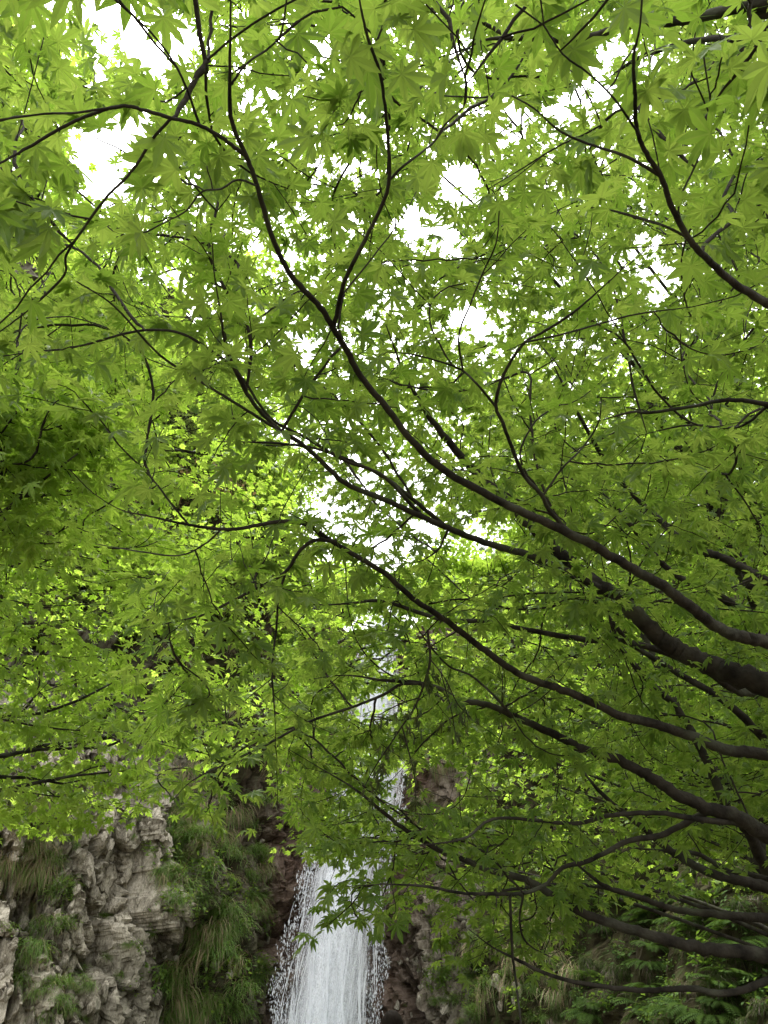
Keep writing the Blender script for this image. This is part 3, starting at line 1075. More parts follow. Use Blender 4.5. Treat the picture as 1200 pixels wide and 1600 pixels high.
# ---- the near maple: its limbs follow the lines of the photograph, thick end first
FORK = np.array([2.75, 3.0, .95])
TR = 'trunk'
LIMBS = [
    ('T1', TR, [(1200, 1070), (1125, 1045), (1075, 1025), (1035, 1000), (995, 960), (960, 930), (910, 895), (860, 850), (815, 808), (770, 765), (700, 690), (640, 600), (600, 500)], 40, 6, 1.0, 1.75),
    ('B1', TR, [(1200, 1005), (1160, 995), (1120, 980), (1080, 950), (1035, 915), (1005, 898), (940, 860), (880, 828), (820, 802), (765, 775), (695, 735), (650, 695), (600, 632), (565, 590), (540, 545), (522, 515), (500, 480), (455, 430), (425, 370), (403, 295), (385, 245), (362, 190), (359, 130), (360, 60), (361, -20), (366, -120)], 21, 4.5, .95, 1.0),
    ('B2', 'B1', [(385, 245), (350, 218), (310, 195), (268, 185), (225, 172), (190, 166), (140, 180), (90, 203), (50, 227), (0, 255), (-60, 285)], 7, 4, 1, 1),
    ('B2a', 'B2', [(185, 166), (120, 176), (70, 178), (0, 187), (-50, 192)], 4, 2.5, 1, 1.05),
    ('B2b', 'B2', [(312, 196), (290, 135), (270, 95), (235, 50), (190, 5), (170, -40)], 4.5, 2.5, 1, 1),
    ('B2c', 'B2', [(268, 185), (240, 215), (215, 255), (195, 280), (165, 310), (125, 365), (103, 400), (100, 430), (55, 475), (0, 518), (-40, 540)], 5, 3.5, 1, 1.15),
    ('B1c', 'B1', [(359, 135), (385, 100), (420, 75), (440, 50), (450, -20)], 4, 2.5, 1, 1.05),
    ('B1d', 'B1', [(400, 290), (372, 281), (345, 295), (315, 300), (290, 330), (258, 347)], 4, 2.5, 1, 1.05),
    ('B3', 'B1', [(522, 510), (535, 450), (545, 425), (570, 375), (595, 325), (608, 280), (605, 200), (595, 120), (575, 60), (562, 0), (555, -80)], 8.5, 4, 1, 1.0),
    ('B3a', 'B3', [(608, 282), (630, 260), (675, 225), (695, 195), (725, 165), (730, 130)], 5, 2.5, 1, 1.1),
    ('B4', 'T1', [(970, 938), (910, 905), (860, 882), (820, 865), (765, 850), (700, 825), (665, 810), (600, 780), (540, 755), (480, 700), (435, 670), (400, 635), (370, 585), (352, 535), (345, 490), (335, 430), (332, 380)], 16, 5, 1, 1.05),
    ('B4a', 'B4', [(385, 610), (365, 575), (325, 545), (280, 520), (215, 517), (120, 542), (50, 550), (-20, 560)], 6, 3, 1.03, 1.15),
    ('B4b', 'B4', [(440, 675), (400, 650), (360, 625), (320, 600), (250, 555), (180, 480), (120, 440)], 6, 3, 1.03, 1.1),
    ('B4c', 'B4', [(660, 808), (600, 745), (540, 720), (480, 685), (425, 655), (385, 600), (360, 560), (352, 520)], 8, 4, 1.04, 1.15),
    ('B5', 'B4', [(700, 825), (650, 785), (610, 752), (560, 725), (490, 700), (420, 692), (340, 690)], 9, 3.5, 1.02, 1.2),
    ('B6', 'B1', [(890, 832), (860, 800), (845, 772), (820, 745), (800, 700), (785, 660), (775, 635), (780, 603), (795, 570), (820, 535), (850, 518), (900, 485), (960, 432), (980, 410)], 9, 3.5, .98, 1.0),
    ('B6a', 'B6', [(775, 636), (745, 600), (715, 575), (650, 555), (605, 550)], 5, 2.5, 1, 1.1),
    ('B6b', 'B6', [(723, 580), (717, 525), (735, 475), (755, 425), (775, 380), (780, 330)], 4, 2.5, 1, 1.1),
    ('B6c', 'B6', [(820, 535), (880, 522), (940, 505), (1000, 490), (1080, 480)], 4, 2.5, 1, 1.1),
    ('B6d', 'B6', [(848, 775), (880, 730), (910, 700), (935, 660), (940, 620)], 4.5, 2.5, 1, 1.1),
    ('B7', TR, [(1230, 492), (1200, 475), (1150, 445), (1100, 400), (1075, 370), (1050, 325), (1035, 280), (1010, 240), (995, 200), (992, 150), (990, 90), (1000, 40), (1005, -40)], 15, 3, 1.0, 1.0),
    ('B7b', 'B7', [(1032, 275), (980, 245), (920, 225), (875, 205), (835, 170), (800, 150)], 6, 2.5, 1, 1.05),
    ('B7c', 'B7', [(1000, 212), (960, 155), (920, 115), (880, 85), (850, 40)], 4, 2.5, 1, 1.1),
    ('B7d', 'B7', [(1076, 372), (1030, 350), (960, 330), (900, 322)], 5, 2.5, 1, 1.1),
    ('B7e', 'B7', [(1100, 402), (1060, 330), (1090, 250), (1110, 180), (1100, 90)], 4, 2.5, 1, 1.2),
    ('B9', TR, [(1230, 640), (1200, 632), (1140, 625), (1080, 635), (1015, 645), (985, 644), (930, 660)], 9, 4, 1.1, 1.2),
    ('B9b', 'B9', [(1200, 634), (1160, 665), (1120, 668), (1075, 664), (1000, 680)], 5, 3, 1.1, 1.25),
    ('B10', TR, [(1200, 1180), (1140, 1172), (1080, 1150), (1025, 1132), (975, 1120), (920, 1095), (870, 1075), (815, 1055), (770, 1025), (730, 995), (690, 965), (645, 935), (600, 895), (550, 865), (510, 840), (480, 820), (435, 815), (380, 825), (345, 827), (295, 820), (235, 807), (190, 797), (145, 770), (110, 735)], 19, 3.5, 1.02, 1.12),
    ('B10a', 'B10', [(295, 820), (270, 790), (235, 745), (190, 700), (165, 670)], 4, 2.5, 1.1, 1.2),
    ('B10b', 'B10', [(345, 828), (320, 850), (280, 868), (220, 862), (150, 850)], 3.5, 2.5, 1.1, 1.25),
    ('B11', 'B10', [(525, 846), (490, 845), (465, 865), (445, 895), (400, 920), (360, 940), (320, 960), (270, 972), (220, 982)], 8, 3, 1.08, 1.2),
    ('B11b', 'B11', [(446, 894), (435, 935), (432, 980), (425, 1040), (427, 1085), (430, 1130)], 5, 3, 1.1, 1.15),
    ('B12', TR, [(1200, 1085), (1150, 1078), (1090, 1040), (990, 1005), (900, 998), (760, 972), (690, 968), (600, 940), (545, 943), (500, 945), (445, 938)], 15, 5, 1.22, 1.3),
    ('B13', TR, [(1200, 1305), (1150, 1275), (1100, 1260), (1050, 1235), (1010, 1210), (960, 1185), (910, 1170), (860, 1145), (810, 1122), (765, 1102), (720, 1095), (690, 1078), (655, 1067), (600, 1063), (540, 1055), (480, 1062)], 25, 4, 1.0, 1.2),
    ('B13b', 'B13', [(655, 1068), (625, 1070), (600, 1085), (550, 1105), (490, 1125), (450, 1145), (410, 1167), (360, 1190), (300, 1220), (270, 1250)], 6, 3, 1.1, 1.2),
    ('B13c', 'B13', [(800, 1118), (770, 1085), (735, 1055), (700, 1040), (665, 1000), (640, 960)], 5, 2.5, 1.02, 1.15),
    ('B14', TR, [(1200, 1492), (1150, 1487), (1090, 1480), (1030, 1465), (970, 1448), (920, 1430), (880, 1410), (850, 1390), (815, 1372), (765, 1360), (730, 1345), (690, 1330), (640, 1301), (601, 1271), (556, 1234), (500, 1200), (450, 1170)], 21, 3, 1.0, 1.15),
    ('B14b', 'B14', [(690, 1331), (650, 1290), (620, 1262), (590, 1250)], 4, 2.5, 1.05, 1.1),
    ('B15', 'B13', [(1110, 1266), (1040, 1302), (980, 1315), (920, 1345), (880, 1355), (855, 1380), (820, 1395), (775, 1397), (720, 1395), (665, 1385), (600, 1382), (540, 1385)], 11, 3, 1.0, 1.0),
    ('B15b', 'B15', [(797, 1398), (800, 1480), (807, 1540), (815, 1610), (818, 1680)], 5, 3, 1.0, 1.0),
    ('B15c', 'B15', [(818, 1396), (812, 1440), (825, 1475), (870, 1500)], 4, 2.5, 1.0, 1.05),
    ('B16', 'B13', [(1175, 1288), (1090, 1280), (1020, 1270), (950, 1275), (900, 1287), (840, 1282), (770, 1280), (725, 1310), (660, 1320), (600, 1318)], 11, 3, .98, 1.0),
    ('B17', TR, [(1200, 1435), (1140, 1430), (1080, 1425), (1040, 1417), (1000, 1402), (950, 1387), (915, 1362), (880, 1330)], 14, 5, 1.1, 1.15),
    ('B17b', 'B17', [(1000, 1402), (940, 1386), (870, 1382), (800, 1390), (740, 1400)], 8, 4, 1.12, 1.2),
    ('B18', TR, [(1200, 1387), (1150, 1375), (1100, 1360), (1065, 1340), (1035, 1320), (1000, 1290), (940, 1240), (900, 1190)], 17, 6, 1.15, 1.4),
    ('B18b', TR, [(1200, 1375), (1140, 1362), (1090, 1335), (1040, 1330), (990, 1325)], 10, 5, 1.25, 1.4),
    ('B19', TR, [(1200, 1532), (1165, 1545), (1125, 1552), (1080, 1545), (1000, 1547), (910, 1537), (850, 1520), (815, 1503), (770, 1480), (730, 1450)], 11, 4, 1.0, 1.05),
    ('B20', TR, [(1200, 910), (1165, 890), (1125, 870), (1085, 855), (1040, 820), (960, 740), (900, 640), (860, 560)], 16, 5, 1.35, 1.9),
    ('B21', TR, [(1200, 1000), (1150, 950), (1105, 920), (1060, 900), (1025, 870), (960, 790), (920, 760), (870, 740)], 16, 6, 1.4, 1.6),
    ('B22', TR, [(1220, 20), (1200, 6), (1120, 20), (1060, 32), (980, 40), (900, 62), (800, 60), (750, 65), (705, 95)], 20, 5, 1.9, 2.0),
    ('B22b', 'B22', [(800, 60), (750, 35), (700, 20), (640, 5)], 7, 4, 2.0, 2.0),
    ('B23', TR, [(1220, 70), (1150, 62), (1095, 62), (1000, 90), (940, 130)], 13, 5, 1.95, 2.1),
    ('B24', TR, [(1170, 1300), (1140, 1270), (1120, 1225), (1100, 1180), (1060, 1110), (1010, 1060), (960, 1000), (915, 925), (900, 880)], 17, 7, 1.3, 1.6),
    ('B25', TR, [(1200, 1160), (1150, 1110), (1100, 1075), (1040, 1040), (980, 1000), (940, 950), (900, 920)], 14, 7, 1.3, 1.5),
]
LM = {}
limbs_main = []
# trunk with a low fork
tk = catmull(np.array([[2.95, 3.1, -.15, .23], [2.88, 3.06, .25, .18], [2.78, 3.0, .7, .16], [2.74, 3.0, 1.15, .14], [2.72, 3.05, 1.7, .11], [2.62, 3.1, 2.6, .08], [2.4, 3.0, 3.6, .055], [2.0, 2.8, 4.6, .03]]), 10)
limbs_main.append((tk[:, :3], tk[:, 3]))
for key, par_, pts, w0, w1, m0, m1 in LIMBS:
    q = np.array(pts, float)
    al = np.r_[0, np.cumsum(np.linalg.norm(np.diff(q, axis=0), axis=1))]
    al = al / al[-1]
    mm = m0 + (m1 - m0) * al
    ww = w0 + (w1 - w0) * al ** .8
    if par_ != TR:
        pq, pm = LM[par_]
        k = np.argmin(np.hypot(pq[:, 0] - q[0, 0], pq[:, 1] - q[0, 1]))
        mm = mm + (pm[k] - mm[0]) * (1 - al)
    dd = DIST(q[:, 0], q[:, 1]) * mm
    dd *= 1 + .02 * np.sin(al * 9 + len(key))
    P = at(q[:, 0], q[:, 1], dd)
    R = ww * .43 * dd / FPX * np.clip((1.02 - al) / .22, .3, 1)
    ctrl = np.column_stack([P, R])
    if par_ == TR:                                    # join it to the trunk out of frame
        z_t = np.clip(P[0, 2] - .75, .35, 3.6)
        k = np.argmin(np.abs(tk[:, 2] - z_t))
        J = tk[k]
        away = nrm(P[0] - P[2])
        m1_ = P[0] + away * .3 * np.linalg.norm(P[0] - J[:3])
        m2_ = J[:3] * .65 + P[0] * .35 + np.array([0, 0, -.03])
        ctrl = np.vstack([np.r_[J[:3], min(J[3] * .8, R[0] * 1.5)], np.r_[m2_, R[0] * 1.25], np.r_[m1_, R[0] * 1.1], ctrl])
    c = catmull(ctrl, 7)
    c[:, 3] = np.maximum(c[:, 3], .0012)
    c[1:-1, :3] += rng.normal(0, .10, (len(c) - 2, 3)) * c[1:-1, 3:4]
    limbs_main.append((c[:, :3], c[:, 3]))
    f = catmull(np.column_stack([q, mm]), 6)
    LM[key] = (f[:, :2], f[:, 2])


def dz(a_, b_):
    return lambda x, y: (DIST(x, y) * a_, DIST(x, y) * b_)


def dc(a_, b_):
    return lambda x, y: (np.full(len(x), a_), np.full(len(x), b_))


A = np.vstack([
    sample_zone([(-280, -380), (1480, -380), (1480, 620), (-280, 620)], dz(.98, 1.6), 1.35, .080, 2.8),
    sample_zone([(150, 620), (1400, 620), (1400, 1000), (420, 930), (250, 860)], dz(.98, 1.5), 1.6, .068, 3.2),
    sample_zone([(190, 900), (480, 850), (700, 900), (1350, 950), (1350, 1250), (880, 1320), (640, 1390), (480, 1320), (330, 1290), (200, 1190)], dz(1.0, 1.5), 1.4, .066, 3.2),
    sample_zone([(490, 1290), (860, 1300), (1000, 1340), (890, 1530), (720, 1530), (600, 1450), (500, 1440)], dz(1.0, 1.4), 1.15, .066, 3.2),
    sample_zone([(470, 1375), (610, 1355), (650, 1440), (560, 1470), (475, 1475)], dz(1.0, 1.12), .9, .066, 3.2, 0),
    sample_zone([(860, 1280), (1260, 1230), (1260, 1420), (1000, 1420), (860, 1540)], dz(1.0, 1.4), .22, .066, 3.2),
    sample_zone([(-150, -300), (1450, -300), (1450, 900), (700, 900), (330, 640), (-150, 520)], dz(1.6, 3.4), 1.7, .080, 3.5),
    sample_zone([(470, 890), (720, 880), (740, 1330), (470, 1330)], dz(1.5, 2.5), 1.3, .068, 4, layer=(.22, .12, .35)),
    sample_zone([(420, 250), (900, 300), (920, 840), (500, 800)], dz(1.8, 3.3), 2.3, .074, 4, .85),
    sample_zone([(250, -40), (760, -40), (760, 330), (250, 330)], dz(1.8, 3.3), 1.2, .074, 4, .9),
    sample_zone([(60, -60), (1250, -60), (1250, 700), (450, 720), (60, 560)], dz(3.0, 4.6), 1.5, .078, 5, .9),
    sample_zone([(420, 930), (760, 900), (1300, 950), (1300, 1330), (760, 1450), (600, 1400), (430, 1320)], dz(1.4, 2.1), 1.25, .068, 4, layer=(.22, .12, .35)),
])
make_tree('maple_tree', 'large spreading maple on the right whose dark limbs sweep across the whole view overhead', (2.95, 3.1, -.1), limbs_main, A, .077, 3.1, M_LEAF, .0010, ring=5, extra_spread=.012, seed=3, max_r=.004)


def bez(p0, p1, up, n_=14):
    p0, p1 = np.array(p0, float), np.array(p1, float)
    t = np.linspace(0, 1, n_)[:, None]
    m = p0 * .45 + p1 * .55 + np.array([0, 0, up])
    return p0 * (1 - t) ** 2 + 2 * m * t * (1 - t) + p1 * t ** 2


def far_tree(name, label, base, top, r0, A, traced, nl, size, per, mat, r_tip, seed, **kw):
    r = np.random.default_rng(seed)
    base, top = np.array(base, float), np.array(top, float)
    tk_ = catmull(np.array([np.r_[base, r0 * 1.3], np.r_[base * .8 + top * .2 + r.normal(0, .06, 3), r0], np.r_[base * .45 + top * .55 + r.normal(0, .15, 3), r0 * .75], np.r_[top, r0 * .35]]), 10)
    L_ = [(tk_[:, :3], tk_[:, 3])]
    for q, d, w0, w1 in traced:
        q = np.array(q, float)
        dd = np.linspace(d[0], d[1], len(q))
        P = at(q[:, 0], q[:, 1], dd)
        R = np.linspace(w0, w1, len(q)) * .5 * dd / FPX
        k = np.argmin(np.linalg.norm(tk_[:, :3] - (P[0] - [0, 0, .8]), axis=1))
        c = catmull(np.vstack([np.r_[tk_[k, :3], R[0] * 1.3], np.column_stack([P, R])]), 6)
        L_.append((c[:, :3], c[:, 3]))
    pick = [int(r.integers(len(A)))]
    dmin = np.linalg.norm(A - A[pick[0]], axis=1)
    for _ in range(nl - 1):
        k = int(np.argmax(dmin * r.uniform(.7, 1, len(A))))
        pick.append(k)
        dmin = np.minimum(dmin, np.linalg.norm(A - A[k], axis=1))
    for k in pick:
        tgt = A[k]
        h = np.clip(tgt[2] - .35 * np.linalg.norm((tgt - base)[:2]), base[2] + .6, top[2])
        j = np.argmin(np.abs(tk_[:, 2] - h))
        P = bez(tk_[j, :3], tgt, .12 * np.linalg.norm(tgt - tk_[j, :3]))
        P[1:-1] += r.normal(0, .006, (len(P) - 2, 3))
        L_.append((P, np.linspace(min(tk_[j, 3] * .5, r0 * .26), r_tip * 2, len(P))))
    return make_tree(name, label, base, L_, A, size, per, mat, r_tip, seed=seed, **kw)


# ---- the bright maple on the left
A = np.vstack([
    sample_zone([(-200, 430), (200, 420), (300, 640), (330, 900), (250, 1240), (150, 1290), (-200, 1270)], dc(4.2, 8.0), 3.0, .072, 6, .8, layer=(.32, -.12, .3)),
    sample_zone([(230, 640), (480, 700), (480, 1180), (260, 1200)], dc(6.0, 9.0), 1.5, .074, 6, .7, layer=(.32, -.12, .3)),
    sample_zone([(-120, 590), (150, 600), (190, 700), (130, 860), (-120, 880)], dc(3.0, 3.7), 3.4, .07, 4, .2),
    sample_zone([(-180, -20), (40, 20), (120, 50), (140, 180), (100, 330), (0, 440), (-180, 440)], dc(4.5, 8), 2.2, .075, 6, 1.0),
    sample_zone([(-100, 300), (420, 380), (480, 640), (300, 700), (-100, 620)], dc(5.0, 8.5), 2.2, .075, 6, 1.0),
])
far_tree('maple_tree', 'light green maple at the left edge with sunlit tiers of small leaves before the cliff', (-4.6, 4.6, -.1), (-3.6, 4.9, 6.5), .14, A,
         [([(-60, 660), (-20, 640), (0, 617), (15, 600), (27, 575), (40, 540)], (3.4, 3.8), 11, 4),
          ([(-60, 735), (0, 735), (30, 734), (58, 732), (110, 715)], (3.3, 3.6), 7, 3),
          ([(-60, 765), (0, 770), (45, 775), (95, 770), (150, 755)], (3.3, 3.7), 8, 3),
          ([(-60, 900), (0, 870), (35, 852), (67, 847), (110, 850)], (4.2, 4.6), 7, 3),
          ([(-60, 1120), (0, 1120), (60, 1115), (120, 1095), (170, 1070)], (5.0, 5.6), 6, 3),
          ([(-60, 1180), (0, 1182), (50, 1172), (100, 1170), (170, 1165), (215, 1140)], (5.4, 6.2), 6, 3),
          ([(-60, 1225), (20, 1215), (60, 1218), (100, 1225)], (5.5, 6.0), 6, 3)],
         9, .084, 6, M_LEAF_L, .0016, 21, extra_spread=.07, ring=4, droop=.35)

# ---- maples behind, on the right
A = np.vstack([
    sample_zone([(820, 250), (1450, 200), (1450, 1350), (1000, 1290), (760, 1050), (740, 880)], dc(5.2, 8.5), 1.55, .075, 6, 1.0, layer=(.4, .05, .4)),
    sample_zone([(560, 60), (1450, -200), (1450, 260), (800, 320), (600, 300)], dc(5.5, 8.5), 1.4, .075, 6, 1.0),
])
far_tree('maple_tree', 'maple behind the near limbs at the right edge with leaning dark stems', (5.0, 6.0, .2), (4.2, 6.4, 6.5), .13, A,
         [([(1290, 1150), (1200, 980), (1125, 815), (1105, 775), (1080, 730), (1050, 685), (1020, 640), (1000, 600)], (6.6, 6.2), 22, 7),
          ([(1260, 1000), (1175, 780), (1155, 710), (1142, 665), (1135, 625), (1125, 560)], (6.5, 6.4), 12, 4),
          ([(1240, 1400), (1180, 1300), (1100, 1180), (1050, 1090), (1000, 980)], (6.0, 6.8), 20, 9)],
         9, .075, 6, M_LEAF, .0018, 31, extra_spread=.08, ring=4)
A = np.vstack([
    sample_zone([(600, 900), (900, 860), (1300, 500), (1500, 600), (1500, 1380), (900, 1380), (700, 1330), (610, 1150)], dc(10, 14), 1.35, .12, 8, 1.0, layer=(.6, .05, .4)),
    sample_zone([(930, 700), (1500, 700), (1500, 1330), (1000, 1330)], dc(8.6, 10.4), 2.2, .12, 8, 1.0, layer=(.5, .05, .4)),
    sample_zone([(720, 560), (1350, 560), (1400, 1260), (900, 1220), (760, 1000)], dc(9.5, 12), 2.2, .12, 8, 1.0, layer=(.5, .05, .4)),
])
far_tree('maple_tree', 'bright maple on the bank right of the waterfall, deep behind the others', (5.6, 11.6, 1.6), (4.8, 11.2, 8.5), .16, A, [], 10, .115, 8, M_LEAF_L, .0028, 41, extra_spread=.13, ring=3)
A = np.vstack([
    sample_zone([(440, 930), (640, 880), (800, 930), (760, 1150), (620, 1200), (560, 1330), (440, 1330), (430, 1100)], dc(6.0, 8.0), 5.0, .072, 6, 1.0, layer=(.35, .1, .3)),
])
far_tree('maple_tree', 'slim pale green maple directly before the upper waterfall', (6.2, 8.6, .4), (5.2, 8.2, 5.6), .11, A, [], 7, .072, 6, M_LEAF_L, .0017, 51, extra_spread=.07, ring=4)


# ------------------------------------------------------------------ hillside trees and shrubs
def clump_tree(name, label, cat, base, h, rx, mat, n_leaf, size, seed, trunk_r, group=None, conifer=False, low=.35):
    r = np.random.default_rng(seed)
    root = empty(name, tuple(base))
    thing(root, label, cat, group)
    T = Tubes()
    P = np.array([[0, 0, -.3], [r.normal(0, .05), r.normal(0, .05), h * .3], [r.normal(0, .12), r.normal(0, .1), h * .65], [r.normal(0, .15), r.normal(0, .1), h * .97]])
    c = catmull(np.column_stack([P, [trunk_r * 1.2, trunk_r, trunk_r * .6, trunk_r * .15]]), 6)
    T.add(c[:, :3], c[:, 3], 7, .05)
    ends = []
    nb_ = 26 if conifer else 16
    for i in range(nb_):
        t = r.uniform(low * .8, .95)
        s_ = c[int(t * (len(c) - 1)), :3]
        a_ = i * 2.4 + r.normal(0, .3)
        if conifer:
            L_ = rx * (1.05 - t) * r.uniform(.7, 1.1) + .15
            e = s_ + np.array([math.cos(a_) * L_, math.sin(a_) * L_, -.18 * L_ + r.normal(0, .1)])
        else:
            L_ = rx * r.uniform(.5, 1.0) * (1 - .5 * abs(t - .55))
            e = s_ + np.array([math.cos(a_) * L_, math.sin(a_) * L_, L_ * r.uniform(.1, .7)])
        b_ = bez(s_, e, .1 * L_, 6)
        T.add(b_, np.linspace(trunk_r * .35, trunk_r * .06, 6), 4)
        ends += [b_[2], b_[3], b_[4], b_[5], b_[5]]
    link('trunk', T.mesh('trunk', M_TWIG), root)
    ends = np.array(ends)
    k = r.integers(0, len(ends), n_leaf)
    spread = rx * (.12 if conifer else .2)
    size = size * 1.1
    pos = ends[k] + r.normal(0, 1, (n_leaf, 3)) * np.array([spread, spread, spread * .55])
    X = nrm(r.normal(0, 1, (n_leaf, 3)) * [1, 1, .5] - [0, 0, .25])
    Y = nrm(np.cross(np.array([0, 0, 1.0]) + r.normal(0, .5, (n_leaf, 3)), X))
    Mx = np.stack([X, Y, np.cross(X, Y)], -1)
    V, F, vn, to = batch_leaves(pos, Mx, size * r.uniform(.6, 1.3, n_leaf), np.clip(r.normal(.5, .25, n_leaf), 0, 1), np.full(n_leaf, 4), r.integers(0, NVAR, n_leaf))
    link('crown', mesh_np('crown', V, F, attrs={'vein': vn, 'tone': to}, mats=[mat]), root, kind='stuff')
    return root


M_HILL = leaf_material('hillside_leaf', (0.075, 0.14, 0.022), (0.12, 0.19, 0.036), (0.30, 0.48, 0.03), (0.42, 0.58, 0.07))
hill = [
    ('broadleaf_tree', 'pale olive tree on the hillside in the gap left of centre', 'tree', 268, 660, 4.2, 1.9, M_SHRUB, 2600, .16, .09),
    ('broadleaf_tree', 'brownish thin crowned tree on the hillside below the olive one', 'tree', 300, 760, 3.6, 1.7, M_SHRUB, 1700, .15, .08),
    ('shrub', 'rust red shrub high on the left hillside', 'shrub', 262, 738, 1.5, .9, M_SHRUB_R, 500, .13, .04),
    ('shrub', 'small orange shrub on the hillside below the rust red one', 'shrub', 285, 822, 1.3, .8, M_SHRUB_R, 400, .13, .04),
    ('shrub', 'dull green shrub on the hillside under the long thin bough', 'shrub', 345, 880, 2.0, 1.3, M_SHRUB, 1200, .14, .05),
    ('shrub', 'grey green shrub clinging to the rock left of the upper waterfall', 'shrub', 510, 900, 1.6, 1.0, M_SHRUB, 600, .13, .04),
    ('shrub', 'brown leaved shrub on the cliff below the left gap', 'shrub', 240, 1040, 1.7, 1.1, M_SHRUB_R, 500, .12, .04),
    ('broadleaf_tree', 'green tree on the left hillside at the edge of the frame', 'tree', 60, 700, 5.0, 2.4, M_HILL, 4200, .17, .1),
    ('broadleaf_tree', 'green tree rising left of the olive hillside tree', 'tree', 170, 640, 5.0, 2.4, M_HILL, 4200, .17, .1),
    ('broadleaf_tree', 'bushy bright tree on the slope right of the hillside gap', 'tree', 400, 720, 5.0, 2.4, M_HILL, 4600, .17, .1),
    ('broadleaf_tree', 'bright tree above the cliff directly left of the waterfall', 'tree', 480, 830, 4.2, 2.2, M_HILL, 4200, .17, .1),
]
for i, (nm, lb, ct, px, py, h_, rx_, mt, nlf, sz_, tr_) in enumerate(hill):
    hit = on_cliff(px, py + 40)
    if hit is None:
        hit = on_cliff(px, py + 200)
    if hit is None:
        continue
    clump_tree(nm, lb, ct, hit[0] - hit[1] * .2, h_, rx_, mt, nlf, sz_, 300 + i, tr_)
hr = np.random.default_rng(77)
n_h = 0
for _ in range(400):
    if n_h >= 46:
        break
    px, py = hr.uniform(-40, 560), hr.uniform(560, 1080)
    hit = on_cliff(px, py)
    if hit is None or hit[0][2] < 7 or (230 < px < 340 and 600 < py < 720):
        continue
    mt, kind = ((M_HILL, 'green'), (M_SHRUB, 'olive'), (M_SHRUB, 'olive'), (M_SHRUB_R, 'rusty'))[hr.choice(4, p=[.5, .22, .22, .06])]
    big_ = hr.random() < .55
    h_ = hr.uniform(2.6, 3.8) if big_ else hr.uniform(1.2, 2.2)
    where = 'at the edge of frame' if px < 150 else 'beside the left gap' if px < 380 else 'toward the waterfall'
    up_ = 'high' if py < 760 else 'low'
    clump_tree('shrub', '%s %s shrub %s on the left hillside %s' % ('tall' if big_ else 'small', kind, up_, where), 'shrub', hit[0] - hit[1] * .15, h_, h_ * .55, mt,
               int(700 * h_), .15, 400 + n_h, .025 * h_, group='%s %s shrubs %s %s' % ('tall' if big_ else 'small', kind, up_, where))
    n_h += 1
rim = [('broadleaf_tree', 'bright green tree on the rim just right of the waterfall lip', 3.0, 30.5, 17.5, 3.4, 2.1),
       ('broadleaf_tree', 'leafy tree on the rim further right along the bank', 7.5, 27.5, 16.5, 5.0, 2.8),
       ('broadleaf_tree', 'young tree leaning out under the rim right of the waterfall', 2.6, 27.2, 14.2, 2.6, 1.6),
       ('broadleaf_tree', 'second tree along the rim from the waterfall lip', 4.6, 27.5, 14.5, 3.0, 2.0),
       ('broadleaf_tree', 'rounded tree at the bend of the right rim', 6.0, 23.5, 14.0, 3.8, 2.2),
       ('broadleaf_tree', 'tree on the rim above the middle of the right bank', 8.0, 22.0, 14.0, 4.6, 2.6),
       ('broadleaf_tree', 'broad tree on the right bank above the ferns', 10.5, 20.5, 14.0, 6.0, 3.2),
       ('broadleaf_tree', 'tall tree on the right bank nearest the path', 12.5, 14.0, 12.5, 7.0, 3.4),
       ('broadleaf_tree', 'low bush on the rim just left of the waterfall lip', -2.3, 31.5, 19.5, 3.0, 1.8)]
for i, (nm, lb, x, y, z, h_, rx_) in enumerate(rim):
    hh = BVH.ray_cast(Vector((x, y, 80)), Vector((0, 0, -1)))
    z = hh[0][2] if hh[0] is not None else z
    clump_tree(nm, lb, 'tree', (x, y, z), h_, rx_, M_HILL, 5200, .2, 340 + i, .12)
clump_tree('conifer_tree', 'dark conifer standing on the ridge at the upper left edge', 'tree', at(np.array(48.), np.array(560.), np.array(42.)), 9.0, 2.3, M_CONIFER, 3800, .26, 360, .16, conifer=True)

# ------------------------------------------------------------------ grass, ferns and herbs on the rock
def blades_mesh(name, n_, L0, L1, up, lat, wid, mat, seed, stiff=.5, mats2=None, frac2=0.0):
    r = np.random.default_rng(seed)
    Vs, Fs, ve, to, mi, off = [], [], [], [], [], 0
    for _ in range(n_):
        L_ = r.uniform(L0, L1)
        a = r.normal(0, .9)
        d = np.array([math.cos(a), math.sin(a) * lat, up + r.normal(0, .3)])
        d /= np.linalg.norm(d)
        p = np.array([r.uniform(-.05, .04), r.normal(0, .14), r.normal(0, .08)])
        w_ = wid * r.uniform(.6, 1.3)
        side = nrm(np.cross(d, [0, 0, 1.0]) + r.normal(0, .25, 3))
        pts, ns = [p], 4
        v = d.copy()
        for k in range(ns):
            v = nrm(v + np.array([0, 0, -1.0]) * (1 - stiff) * (.5 + .35 * k))
            p = p + v * L_ / ns
            pts.append(p)
        pts = np.array(pts)
        ww = np.array([.7, 1, .85, .55])[:, None] * w_
        row = np.vstack([np.hstack([pts[:4] - side * ww, pts[:4] + side * ww]).reshape(-1, 3), pts[4]])
        Vs.append(row)
        f = [(0, 1, 3), (0, 3, 2), (2, 3, 5), (2, 5, 4), (4, 5, 7), (4, 7, 6), (6, 7, 8)]
        Fs.append(np.array(f) + off)
        off += 9
        ve.append(np.ones(9))
        to.append(np.full(9, np.clip(r.normal(.5, .25), 0, 1)))
        mi += [1 if r.random() < frac2 else 0] * 7
    return mesh_np(name, np.vstack(Vs), np.vstack(Fs), attrs={'vein': np.concatenate(ve), 'tone': np.concatenate(to)}, mats=[mat] + (mats2 or []), midx=mi)


